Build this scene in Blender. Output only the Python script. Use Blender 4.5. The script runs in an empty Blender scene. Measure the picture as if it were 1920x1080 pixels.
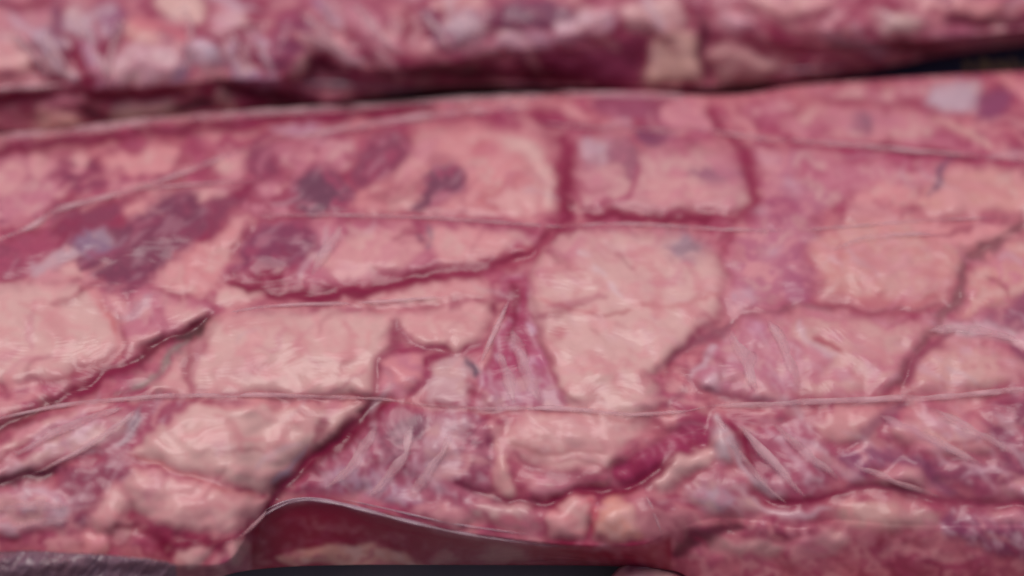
import bpy, math, random
import numpy as np
random.seed(7); rng = np.random.default_rng(11)
scene = bpy.context.scene
# ------------------------------------------------------------------ camera
PITCH = math.radians(50); DIST = 0.62; ZC = 0.085
FWD = np.array([0, math.cos(PITCH), -math.sin(PITCH)])
UP = np.array([0, math.sin(PITCH), math.cos(PITCH)])
RIGHT = np.array([1.0, 0, 0])
CAM = np.array([0, 0, ZC]) - DIST * FWD
cd = bpy.data.cameras.new('camera'); cam = bpy.data.objects.new('camera', cd)
scene.collection.objects.link(cam); scene.camera = cam
cam.location = CAM; cam.rotation_euler = (math.pi / 2 - PITCH, 0, 0)
cd.lens = 50; cd.sensor_width = 36; cd.clip_start = 0.01; cd.clip_end = 200
cd.dof.use_dof = True; cd.dof.focus_distance = 0.592; cd.dof.aperture_fstop = 1.9
# ------------------------------------------------------------------ light
SUN_EL, SUN_AZ = math.radians(80), math.radians(-40)      # high soft light from behind the packs
w = bpy.data.worlds.new('World'); scene.world = w; w.use_nodes = True
nt = w.node_tree; bg = nt.nodes['Background']
sky = nt.nodes.new('ShaderNodeTexSky'); sky.sky_type = 'NISHITA'; sky.sun_disc = False
sky.sun_elevation = SUN_EL; sky.sun_rotation = SUN_AZ; sky.dust_density = 4.0; sky.air_density = 1.0
nt.links.new(sky.outputs[0], bg.inputs[0]); bg.inputs[1].default_value = 0.11
sl = bpy.data.lights.new('sun', 'SUN'); sl.energy = 2.0; sl.angle = math.radians(40); sl.color = (1.0, 0.98, 0.985)
so = bpy.data.objects.new('sun', sl); scene.collection.objects.link(so)
so.rotation_euler = (math.pi / 2 - SUN_EL, 0, math.pi - SUN_AZ)
scene.view_settings.view_transform = 'Standard'; scene.view_settings.look = 'None'
scene.view_settings.exposure = -0.40; scene.view_settings.gamma = 1
scene.cycles.use_denoising = True
scene.cycles.max_bounces = 6

# ------------------------------------------------------------------ helpers
def ray(u, v):
    x = (np.asarray(u, float) - 960) / 1920 * 36 / 50
    y = -(np.asarray(v, float) - 540) / 1920 * 36 / 50
    d = FWD[None] + x.reshape(-1, 1) * RIGHT[None] + y.reshape(-1, 1) * UP[None]
    return d
def at_height(u, v, z):
    d = ray(u, v); t = (np.ravel(z) - CAM[2]) / d[:, 2]
    return CAM[None] + d * t[:, None]
def lin(c):
    c = np.asarray(c, float) / 255.0
    return np.where(c <= 0.04045, c / 12.92, ((c + 0.055) / 1.055) ** 2.4)
PERM = rng.permutation(512); GR = rng.normal(size=(512, 2)); GR /= np.linalg.norm(GR, axis=1)[:, None]
def noise(x, y):
    xi = np.floor(x).astype(int); yi = np.floor(y).astype(int); xf = x - xi; yf = y - yi
    def g(ix, iy, fx, fy):
        k = PERM[(PERM[ix & 511] + iy) & 511]
        return GR[k, 0] * fx + GR[k, 1] * fy
    sx = xf ** 3 * (xf * (xf * 6 - 15) + 10); sy = yf ** 3 * (yf * (yf * 6 - 15) + 10)
    a = g(xi, yi, xf, yf); b = g(xi + 1, yi, xf - 1, yf)
    c = g(xi, yi + 1, xf, yf - 1); d = g(xi + 1, yi + 1, xf - 1, yf - 1)
    return ((a + (b - a) * sx) * (1 - sy) + (c + (d - c) * sx) * sy) * 1.5
def fbm(x, y, o=3):
    s = 0; a = 1.0; t = 0
    for k in range(o):
        s = s + a * noise(x * 2 ** k + 17.3 * k, y * 2 ** k + 9.1 * k); t += a; a *= 0.5
    return s / t * 1.4
def sstep(a, b, x):
    t = np.clip((x - a) / (b - a), 0, 1); return t * t * (3 - 2 * t)
def spline(pts, closed, n=6):
    P = np.asarray(pts, float); m = len(P)
    if m < 3 and not closed: return np.linspace(P[0], P[-1], 12)
    out = []
    for i in range(m if closed else m - 1):
        if closed: p0, p1, p2, p3 = P[i - 1], P[i], P[(i + 1) % m], P[(i + 2) % m]
        else: p0, p1, p2, p3 = P[max(i - 1, 0)], P[i], P[i + 1], P[min(i + 2, m - 1)]
        for t in np.arange(n) / n:
            out.append(0.5 * (2 * p1 + (p2 - p0) * t + (2 * p0 - 5 * p1 + 4 * p2 - p3) * t * t + (3 * p1 - p0 - 3 * p2 + p3) * t ** 3))
    if not closed: out.append(P[-1])
    return np.array(out)
def seg_dist(x, y, A, Bp):
    """distance of each point to a polyline and the parameter 0..1 of the nearest place"""
    best = np.full(x.shape, 1e9); par = np.zeros(x.shape); n = len(A)
    for i in range(n):
        ax, ay = A[i]; dx, dy = Bp[i] - A[i]; L = dx * dx + dy * dy + 1e-9
        t = np.clip(((x - ax) * dx + (y - ay) * dy) / L, 0, 1)
        d = (x - ax - t * dx) ** 2 + (y - ay - t * dy) ** 2
        m = d < best; best = np.where(m, d, best); par = np.where(m, (i + t) / n, par)
    return np.sqrt(best), par
def inside(x, y, P):
    c = np.zeros(x.shape, bool); j = len(P) - 1
    for i in range(len(P)):
        (x0, y0), (x1, y1) = P[i], P[j]
        if y0 != y1:
            c ^= ((y0 > y) != (y1 > y)) & (x < (x1 - x0) * (y - y0) / (y1 - y0) + x0)
        j = i
    return c
def curve(keys):
    k = np.array(keys, float); q = np.linspace(k[0, 0], k[-1, 0], 1200)
    s = spline(keys, False, 10); o = np.argsort(s[:, 0])
    return lambda u: np.interp(u, s[o, 0], s[o, 1])

# ------------------------------------------------------------------ palette (colours of the stuff; SILVER is film sheen put into the colour)
CREAM = (222, 169, 161); FAT = (219, 150, 149); PINK = (202, 120, 134); SALMON = (219, 139, 140)
ROSE = (170, 70, 96); LEAN = (142, 60, 84); PLUM = (126, 64, 84); JUICE = (142, 24, 62); BLOOD = (98, 14, 44)
SILVER = (202, 163, 168); GREY = (128, 104, 116); MAGENTA = (172, 68, 98); BROWN = (158, 118, 112)

class Field:
    """colours, relief (mm) and part ids over a grid of surface points"""
    def __init__(s, U, V):
        s.U, s.V = U, V; s.n = U.size
        s.wx = U + 14 * fbm(U / 60, V / 60) + 2.6 * noise(U / 24 + 40, V / 24)
        s.wy = V + 11 * fbm(U / 60 + 91, V / 60 + 7) + 2.6 * noise(U / 24, V / 24 + 60)
        s.n1 = fbm(U / 70 + 5, V / 52, 4); s.n2 = fbm(U / 24 + 50, V / 20 + 8, 3); s.n3 = noise(U / 8, V / 7 + 31); s.e = sstep(-.35, .4, fbm(U / 95 + 13, V / 80 + 71, 2))
        s.n4 = fbm((U + 75 * s.n1 + 14 * s.n2) / 62 + 77, (V + 60 * s.n1 - 14 * s.n2) / 44 + 19, 2)
        s.col = np.zeros((s.n, 3)); s.rel = np.zeros(s.n); s.part = np.zeros(s.n, int)
        s.names = ['meat_body']
    def base(s, c1, c2, c3):
        a, b, c = lin(c1), lin(c2), lin(c3); f4 = lin(FAT)
        t = sstep(-0.35, 0.35, s.n1)[:, None]; k = sstep(0.0, 0.5, s.n2)[:, None]
        s.col = a * (1 - t) + b * t; s.col = s.col * (1 - 0.35 * k) + c * 0.35 * k; k = sstep(0.05, 0.45, s.n4)[:, None]; s.col = s.col * (1 - 0.7 * k) + f4 * 0.7 * k; k = sstep(.15, .55, -s.n4 - .15 * s.n2)[:, None] * .5; s.col = s.col * (1 - k) + lin(JUICE) * k
        s.rel = 0.25 * s.n2 + 1.8 * s.n1 + .4 * s.n4
    def pick(s, P, pad):
        return np.nonzero((s.wx > P[:, 0].min() - pad) & (s.wx < P[:, 0].max() + pad) & (s.wy > P[:, 1].min() - pad) & (s.wy < P[:, 1].max() + pad))[0]
    def blob(s, name, c, pts, h=5, w=34, soft=7, c2=None, mott=0.45, a=1.0, rim=0.35, rimc=JUICE, streak=None, off=0.0, keep=0.12, veins=0.3):
        P = spline(pts, True, 5); i = s.pick(P, 26 + soft)
        if i.size == 0: return
        x, y = s.wx[i], s.wy[i]
        d, _ = seg_dist(x, y, P, np.roll(P, -1, 0)); ins = inside(x, y, P); sd = np.where(ins, d, -d)
        if name in ('lean_patch', 'painted_sheen'): sd = sd + 7 + np.clip(9 * s.n2[i] + 6 * s.n4[i], -12, 12)
        else: sd = sd + np.clip(7 * s.n4[i], -9, 9)
        sf = soft * (0.8 + (2.4 if w > 30 else 0.7) * s.e[i]) * (1 + 0.9 * sstep(1150, 1500, s.U[i])); mr = sstep(-sf * 0.8, sf * 1.2, sd) * a; m = mr * (1 - 0.35 * sstep(.1, .5, s.n2[i]) * (1 - sstep(4, 16, sd)))
        if rim:
            r = np.exp(-((sd + 4) / 9.0) ** 2) * rim * (1 - 0.9 * s.e[i]) * (1 - .5 * sstep(1150, 1500, s.U[i]))
            s.col[i] = s.col[i] * (1 - r[:, None]) + lin(rimc) * r[:, None]
        q = np.clip(sd / (w * 1.6), 0, 1); dome = np.sqrt(1 - (1 - q) ** 2)
        c0 = lin(c) * np.ones((i.size, 1)); cc = lin(c2 if c2 is not None else PINK)
        n = 0.35 * s.n1[i] + 0.85 * s.n4[i] + 0.2 * s.n2[i]
        t = sstep(-0.1, 0.4, n)[:, None] * min(1, mott * 1.25); t2 = sstep(.1, .5, -n)[:, None] * .6 * (lin(c).mean() > .25)
        c0 = c0 * (1 - t) + cc * t; c0 = c0 * (1 - t2) + lin(CREAM) * t2
        v = np.exp(-(s.n1[i] + 0.35 * s.n2[i] - 0.08) ** 2 / 0.0035) * sstep(-.2, .4, s.n2[i]) * veins * .7
        c0 = c0 * (1 - v[:, None]) + lin(ROSE) * v[:, None]
        c0 = c0 * (1 + 0.012 * s.n3[i] + 0.035 * s.n2[i] + .05 * s.n4[i])[:, None]
        edge = (1 - sstep(0, w * 0.5, sd))[:, None] * 0.35                       # redder where the lump thins out
        c0 = c0 * (1 - edge) + lin(ROSE) * edge
        hh = h * 0.4 * dome + off + 0.08 * s.n2[i] + 0.02 * s.n3[i] + 1.7 * s.n1[i] + 0.4 * s.n4[i]
        if streak:
            ang, amp, ln, wd = streak; ca, sa = math.cos(math.radians(ang)), math.sin(math.radians(ang))
            X = s.U[i] * ca + s.V[i] * sa; Y = -s.U[i] * sa + s.V[i] * ca
            k = noise(X / ln + 3, (Y + 12 * s.n1[i] + 9 * s.n4[i]) / (wd * 1.15)) + 0.6 * noise(X / ln * 1.7 + 33, (Y + 9 * s.n4[i]) / wd * 1.6); k = k * (0.35 + 1.3 * sstep(-.3, .4, s.n4[i] + .6 * s.n2[i]))
            hh = hh + 0.6 * amp * (np.abs(k) * -2 + 0.6); kk = (sstep(.05, .5, k) * min(amp, 1) * 0.6)[:, None]; c0 = c0 * (1 - kk) + lin((212, 166, 172)) * kk; kk = (sstep(.1, .6, -k) * min(amp, 1) * 0.4)[:, None]; c0 = c0 * (1 - kk) + lin(ROSE) * kk  # pale film sheen painted on wrinkle crests, rose in the troughs
        s.rel[i] = s.rel[i] * (1 - mr) + (hh + keep * s.rel[i]) * mr
        s.col[i] = s.col[i] * (1 - m[:, None]) + c0 * m[:, None]
        if name:
            s.names.append(name); s.part[i[sd > 0]] = len(s.names) - 1
    def line(s, c, pts, w=10, a=0.85, d=-3.0, sharp=2.0, ends=True, dw=None, name=None):
        w = w * (1.25 if c in (JUICE, BLOOD) or (c is not None and c[1] < 60) else 1.0)
        P = spline(pts, False, 6); i = s.pick(P, w * 3 + 4)
        if i.size == 0: return
        dist, t = seg_dist(s.wx[i], s.wy[i], P[:-1], P[1:])
        ww = w * (0.95 + 0.5 * s.n4[i] + 0.2 * s.n2[i])
        if ends: ww = ww * (0.25 + 0.75 * np.clip(np.sin(np.pi * np.clip(t, 0.001, 0.999)), 0, 1) ** 0.6)
        ww = np.maximum(ww, 1.2)
        m = np.exp(-(dist / ww) ** 2 * 1.1)
        if c is not None:
            k = (np.clip(m * 1.25, 0, 1) * a)[:, None]; s.col[i] = s.col[i] * (1 - k) + lin(c) * k
        md = np.exp(-(dist / (ww * (dw or (1.3 if d > -4 else 0.8)))) ** 2)
        s.rel[i] = s.rel[i] + (0.34 if d > -4 else 0.42) * d * md
        if name:
            s.names.append(name); s.part[i[dist < ww * 0.9]] = len(s.names) - 1

# ------------------------------------------------------------------ materials
def new_mat(name):
    m = bpy.data.materials.new(name); m.use_nodes = True
    return m, m.node_tree, m.node_tree.nodes['Principled BSDF']
def meat_material(name, grain, depth, rough):
    """wet meat or fat with the clear film drawn tight over it (the coat)"""
    m, nt, b = new_mat(name); N = nt.nodes; L = nt.links
    at = N.new('ShaderNodeAttribute'); at.attribute_name = 'tint'
    geo = N.new('ShaderNodeNewGeometry')
    n1 = N.new('ShaderNodeTexNoise'); n1.inputs['Scale'].default_value = grain; n1.inputs['Detail'].default_value = 5
    L.new(geo.outputs['Position'], n1.inputs['Vector'])
    mx = N.new('ShaderNodeMix'); mx.data_type = 'RGBA'; mx.blend_type = 'MULTIPLY'; mx.inputs[0].default_value = 1
    rp = N.new('ShaderNodeValToRGB'); rp.color_ramp.elements[0].color = (.975, .955, .96, 1); rp.color_ramp.elements[1].color = (1.02, 1.02, 1.02, 1)
    rp.color_ramp.elements[0].position = .3; rp.color_ramp.elements[1].position = .7
    L.new(n1.outputs['Fac'], rp.inputs[0]); L.new(at.outputs['Color'], mx.inputs[6]); L.new(rp.outputs[0], mx.inputs[7])
    L.new(mx.outputs[2], b.inputs['Base Color'])
    bp = N.new('ShaderNodeBump'); bp.inputs['Strength'].default_value = depth; bp.inputs['Distance'].default_value = 0.002
    L.new(n1.outputs['Fac'], bp.inputs['Height']); L.new(bp.outputs[0], b.inputs['Normal'])
    # film wrinkles
    mp = N.new('ShaderNodeMapping'); mp.inputs['Scale'].default_value = (30, 60, 45); mp.inputs['Rotation'].default_value = (0, 0, 0.5)
    L.new(geo.outputs['Position'], mp.inputs[0])
    n2 = N.new('ShaderNodeTexNoise'); n2.inputs['Scale'].default_value = 1.0; n2.inputs['Detail'].default_value = 3; n2.inputs['Distortion'].default_value = 2.6
    L.new(mp.outputs[0], n2.inputs['Vector'])
    b2 = N.new('ShaderNodeBump'); b2.inputs['Strength'].default_value = 0.24; b2.inputs['Distance'].default_value = 0.003
    L.new(n2.outputs['Fac'], b2.inputs['Height'])
    L.new(b2.outputs[0], b.inputs['Coat Normal'])
    b.inputs['Roughness'].default_value = rough; b.inputs['Specular IOR Level'].default_value = 0.12
    b.inputs['Coat Weight'].default_value = 0.68; b.inputs['Coat Roughness'].default_value = 0.25; b.inputs['Coat IOR'].default_value = 1.42
    return m
M_FAT = meat_material('fat_under_film', 150, 0.012, 0.6)
M_LEAN = meat_material('lean_under_film', 260, 0.05, 0.55)
M_BODY = meat_material('meat_under_film', 220, 0.04, 0.55)
def film_material(name, col, alpha, rough, soft=False):
    m, nt, b = new_mat(name); N = nt.nodes; L = nt.links
    geo = N.new('ShaderNodeNewGeometry'); n = N.new('ShaderNodeTexNoise'); n.inputs['Scale'].default_value = 70; n.inputs['Detail'].default_value = 3
    L.new(geo.outputs['Position'], n.inputs['Vector'])
    rp = N.new('ShaderNodeMapRange'); rp.inputs[1].default_value = 0.3; rp.inputs[2].default_value = 0.7; rp.inputs[3].default_value = max(alpha - 0.3, 0.02); rp.inputs[4].default_value = min(alpha + 0.3, 1)
    L.new(n.outputs['Fac'], rp.inputs[0])
    if soft:                                   # a fold melts into the film either side of it
        at = N.new('ShaderNodeAttribute'); at.attribute_name = 'tint'; mu = N.new('ShaderNodeMath'); mu.operation = 'MULTIPLY'
        L.new(at.outputs['Fac'], mu.inputs[0]); L.new(rp.outputs[0], mu.inputs[1]); L.new(mu.outputs[0], b.inputs['Alpha'])
    else: L.new(rp.outputs[0], b.inputs['Alpha'])
    b.inputs['Base Color'].default_value = (*lin(col), 1); b.inputs['Roughness'].default_value = rough
    b.inputs['Coat Weight'].default_value = 0.5; b.inputs['Coat Roughness'].default_value = 0.2
    bp = N.new('ShaderNodeBump'); bp.inputs['Strength'].default_value = 0.4; bp.inputs['Distance'].default_value = 0.002
    L.new(n.outputs['Fac'], bp.inputs['Height']); L.new(bp.outputs[0], b.inputs['Normal'])
    return m
M_FILM = film_material('clear_film_fold', (232, 178, 182), 0.42, 0.5, True)
M_TAIL = film_material('thick_film_tail', (132, 94, 106), 0.8, 0.3)
M_FILM_EDGE = film_material('clear_film_edge', (168, 128, 142), 0.75, 0.3, True)

# ------------------------------------------------------------------ pack building
def columns(u0, u1, step=2.5):
    inn = np.arange(max(u0, -40), min(u1, 1960) + .1, step)
    lo = []; q = inn[0]; s = step
    while q > u0: s = min(s * 1.08, 12); q -= s; lo.append(q)
    hi = []; q = inn[-1]; s = step
    while q < u1: s = min(s * 1.08, 12); q += s; hi.append(q)
    return np.concatenate([lo[::-1], inn, hi])
def smooth(Z, k):
    for _ in range(k):
        Z = np.vstack([Z[:1], (Z[:-2] + 2 * Z[1:-1] + Z[2:]) / 4, Z[-1:]])
        Z = np.hstack([Z[:, :1], (Z[:, :-2] + 2 * Z[:, 1:-1] + Z[:, 2:]) / 4, Z[:, -1:]])
    return Z
def new_thing(name, label, cat, loc, group=None):
    o = bpy.data.objects.new(name, None); scene.collection.objects.link(o); o.location = loc
    o.empty_display_size = 0.02; o['label'] = label; o['category'] = cat
    if group: o['group'] = group
    return o
def link(name, me, mat, root, label=None):
    o = bpy.data.objects.new(name, me); scene.collection.objects.link(o); me.materials.append(mat)
    o.parent = root; o.location = -np.array(root.location) if root else (0, 0, 0)
    if label: o['label'] = label
    return o
def mesh_of(name, co, faces, col=None, nor=None):
    me = bpy.data.meshes.new(name); nf = len(faces); faces = np.asarray(faces)
    me.vertices.add(len(co)); me.vertices.foreach_set('co', np.ascontiguousarray(co, np.float32).ravel())
    k = faces.shape[1]
    me.loops.add(nf * k); me.loops.foreach_set('vertex_index', faces.astype(np.int32).ravel())
    me.polygons.add(nf); me.polygons.foreach_set('loop_start', np.arange(0, nf * k, k, dtype=np.int32))
    me.update(calc_edges=True); me.polygons.foreach_set('use_smooth', np.ones(nf, bool))
    if col is not None:
        a = me.attributes.new('tint', 'FLOAT_COLOR', 'POINT')
        a.data.foreach_set('color', np.hstack([col, np.ones((len(col), 1))]).astype(np.float32).ravel())
    me.validate()
    if nor is not None: me.normals_split_custom_set_from_vertices(nor.tolist())
    return me
def grid_normals(P):
    du = np.gradient(P, axis=1); dv = np.gradient(P, axis=0)
    n = np.cross(dv, du); n /= np.linalg.norm(n, axis=2)[..., None] + 1e-12
    n[n[..., 2] < -0.6] *= 1
    return n
MATS = {'meat_body': M_BODY, 'fat_lump': M_FAT, 'lean_patch': M_LEAN, 'juice_pocket': M_LEAN, 'painted_sheen': M_FAT, 'film_web': M_BODY, 'fat_strip': M_FAT}  # the silvery parts are film sheen painted into the tint
class Pack:
    def __init__(s, root, ucols, vtop, vbot, nrows, zfun, paint, back=None, front=None, sm=14):
        """surface points along the columns between two edge curves; relief painted on; split into parts"""
        s.u = ucols; s.vt = vtop(ucols); s.vb = vbot(ucols); nr = nrows
        t = np.linspace(0, 1, nr)[:, None]
        V = s.vt[None] + (s.vb - s.vt)[None] * t; U = np.repeat(ucols[None], nr, 0)
        f = Field(U.ravel(), V.ravel()); paint(f); s.f = f
        rel = smooth(f.rel.reshape(U.shape), sm); f.col = np.stack([smooth(f.col[:, k].reshape(U.shape), 3).ravel() for k in range(3)], 1)
        Z = np.maximum(zfun(U, V) + rel / 1000.0, 0.003)
        P = at_height(U, V, Z).reshape(nr, -1, 3); s.P = P
        C = f.col.reshape(nr, -1, 3); ids = f.part.reshape(nr, -1)
        if back:
            add = np.array([P[0] + np.array([0, dy / 100, dz / 100]) for dy, dz in back[::-1]]); add[..., 2] = np.maximum(add[..., 2], 0.003)
            P = np.concatenate([add, P]); C = np.concatenate([np.repeat(C[:1], len(back), 0), C]); ids = np.concatenate([np.zeros((len(back), ids.shape[1]), int), ids])
        if front:
            add = np.array([P[-1] + np.array([0, dy / 100, dz / 100]) for dy, dz in front]); add[..., 2] = np.maximum(add[..., 2], 0.003)
            P = np.concatenate([P, add]); C = np.concatenate([C, np.repeat(C[-1:], len(front), 0)]); ids = np.concatenate([ids, np.zeros((len(front), ids.shape[1]), int)])
        Nn = grid_normals(P)
        R, Cc = P.shape[:2]; idx = np.arange(R * Cc).reshape(R, Cc)
        q = np.stack([idx[:-1, :-1], idx[1:, :-1], idx[1:, 1:], idx[:-1, 1:]], -1).reshape(-1, 4)
        fid = ids[:-1, :-1].ravel(); co = P.reshape(-1, 3); cl = C.reshape(-1, 3); no = Nn.reshape(-1, 3)
        body_name = {}
        for k, nm in enumerate(f.names):
            fq = q[fid == k]
            if len(fq) < (30 if k else 1):
                if k: q0 = None
                body_name.setdefault('rest', []).append(fq); continue
            s.emit(nm, fq, co, cl, no, root)
        rest = [a for a in body_name.get('rest', []) if len(a)]
        if rest: s.emit('meat_body', np.concatenate(rest), co, cl, no, root)
    def emit(s, nm, fq, co, cl, no, root):
        uq, inv = np.unique(fq, return_inverse=True); loc = inv.reshape(-1, 4); n = len(uq)
        # boundary edges -> walls going down into the body, closed underneath, so every piece has thickness
        e = np.concatenate([loc[:, [0, 1]], loc[:, [1, 2]], loc[:, [2, 3]], loc[:, [3, 0]]])
        key = np.sort(e, 1); code = key[:, 0] * n + key[:, 1]
        _, first, cnt = np.unique(code, return_index=True, return_counts=True); be = e[first[cnt == 1]]
        bv, binv = np.unique(be, return_inverse=True); bl = binv.reshape(-1, 2)
        low = co[uq[bv]] - no[uq[bv]] * 0.005; mid = co[uq[bv]].copy()
        cen = co[uq].mean(0, keepdims=True) - np.array([[0, 0, 0.012]])
        nb = len(bv); V = np.concatenate([co[uq], mid, low, cen])
        walls = np.stack([bl[:, 1] + n, bl[:, 0] + n, bl[:, 0] + n + nb, bl[:, 1] + n + nb], -1)
        fan = np.stack([bl[:, 1] + n + nb, bl[:, 0] + n + nb, np.full(len(bl), n + 2 * nb), np.full(len(bl), n + 2 * nb)], -1)
        col = np.concatenate([cl[uq], cl[uq[bv]], cl[uq[bv]], cl[uq].mean(0, keepdims=True)])
        nor = np.concatenate([no[uq], np.zeros((2 * nb + 1, 3))])
        if nm == 'meat_body': F = loc; V = V[:n]; col = col[:n]; nor = nor[:n]
        else: F = np.concatenate([loc, walls])
        me = mesh_of(nm, V, F, col, nor)
        link(nm, me, MATS[nm], root)
    def surf(s, u, v):
        c = np.clip(np.searchsorted(s.u, u), 0, len(s.u) - 1)
        r = np.clip(((v - s.vt[c]) / (s.vb[c] - s.vt[c]) * (s.P.shape[0] - 1)).round().astype(int), 0, s.P.shape[0] - 1)
        return s.P[r, c]
def ribbon(name, pack, pts, wid, hgt, root, mat, lift=0.6, taper=True, jag=0.25, label=None):
    """a fold of film standing on the surface: a low tent-shaped strip, widths in mm"""
    Q = spline(pts, False, 14); P = pack.surf(Q[:, 0], Q[:, 1]); z0 = P[:, 2].copy()
    k = np.hanning(25); k /= k.sum()
    for a in range(3): P[:, a] = np.convolve(np.pad(P[:, a], 12, 'reflect', reflect_type='odd'), k, 'valid')
    P[:, 2] = np.maximum(P[:, 2], z0) + lift / 1000; P[:, 2] = np.convolve(np.pad(P[:, 2], 12, 'reflect', reflect_type='odd'), k, 'valid'); T = np.gradient(P, axis=0); T /= np.linalg.norm(T, axis=1)[:, None] + 1e-9
    S = np.cross(T, [0, 0.35, 1.0]); S /= np.linalg.norm(S, axis=1)[:, None]; Nn = np.cross(S, T)
    n = len(P); t = np.linspace(0, 1, n); f = (np.sin(np.pi * np.clip(t, .02, .98)) ** 0.5 if taper else np.ones(n))
    f = f * (1 + jag * noise(t * n / 7, t * 0 + pts[0][0] * .37)); prof = [(-1, -.5), (-.5, .25), (-.12, .95), (.2, 1), (.6, .3), (1, -.5)]
    V = np.concatenate([P + S * (a * wid / 2000 * f)[:, None] + Nn * (b * hgt / 1000 * f)[:, None] for a, b in prof])
    m = len(prof); F = [(j * n + i, j * n + i + 1, ((j + 1) % m) * n + i + 1, ((j + 1) % m) * n + i) for j in range(m) for i in range(n - 1)]
    me = mesh_of(name, V, F); at = me.attributes.new('tint', 'FLOAT_COLOR', 'POINT')
    fd = np.concatenate([np.clip((1 - abs(a)) * 1.5, 0, 1) * np.clip(f * 1.6 - .2, 0, 1) for a, b in prof])
    at.data.foreach_set('color', np.repeat(fd, 4).astype(np.float32))
    return link(name, me, mat, root, label)
# ------------------------------------------------------------------ the middle pack
vt_mid = curve([(-500, 300), (-250, 275), (0, 254), (150, 242), (300, 222), (480, 210), (640, 202), (800, 190), (1000, 179), (1120, 172), (1200, 170), (1300, 178), (1400, 176), (1500, 160), (1700, 146), (1920, 134), (2200, 122), (2460, 115)])
lip_mid = curve([(-500, 1050), (-200, 1045), (0, 1045), (150, 1050), (260, 1050), (350, 1058), (430, 1050), (490, 962), (560, 934), (640, 944), (760, 974), (860, 997), (1000, 1016), (1100, 1024), (1200, 1022), (1260, 995), (1340, 972), (1420, 976), (1500, 990), (1570, 975), (1700, 985), (1920, 985), (2200, 990), (2460, 990)])
vb_mid = curve([(-500, 1125), (0, 1120), (300, 1110), (400, 1085), (480, 1068), (640, 1060), (1000, 1060), (1150, 1062), (1260, 1070), (1320, 1090), (1500, 1095), (1650, 1085), (1920, 1090), (2200, 1090), (2460, 1090)])
def z_mid(U, V):
    a = vt_mid(U); l = lip_mid(U); b = vb_mid(U)
    s = (V - a) / (l - a)
    z = 0.085 - 0.020 * np.clip((0.30 - s) / 0.30, 0, 1) ** 2 - 0.024 * np.clip((s - 0.62) / 0.38, 0, 1) ** 1.7
    f = np.clip((V - l) / (b - l), 0, 1)
    rec = sstep(420, 500, U) * (1 - sstep(1150, 1300, U))
    z = z - (0.034 * rec * f ** 1.0 + 0.024 * (1 - rec) * f ** 1.4)
    end = np.clip((2450 - np.abs(U - 960) - 960) / 120, 0, 1)
    return z
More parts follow.
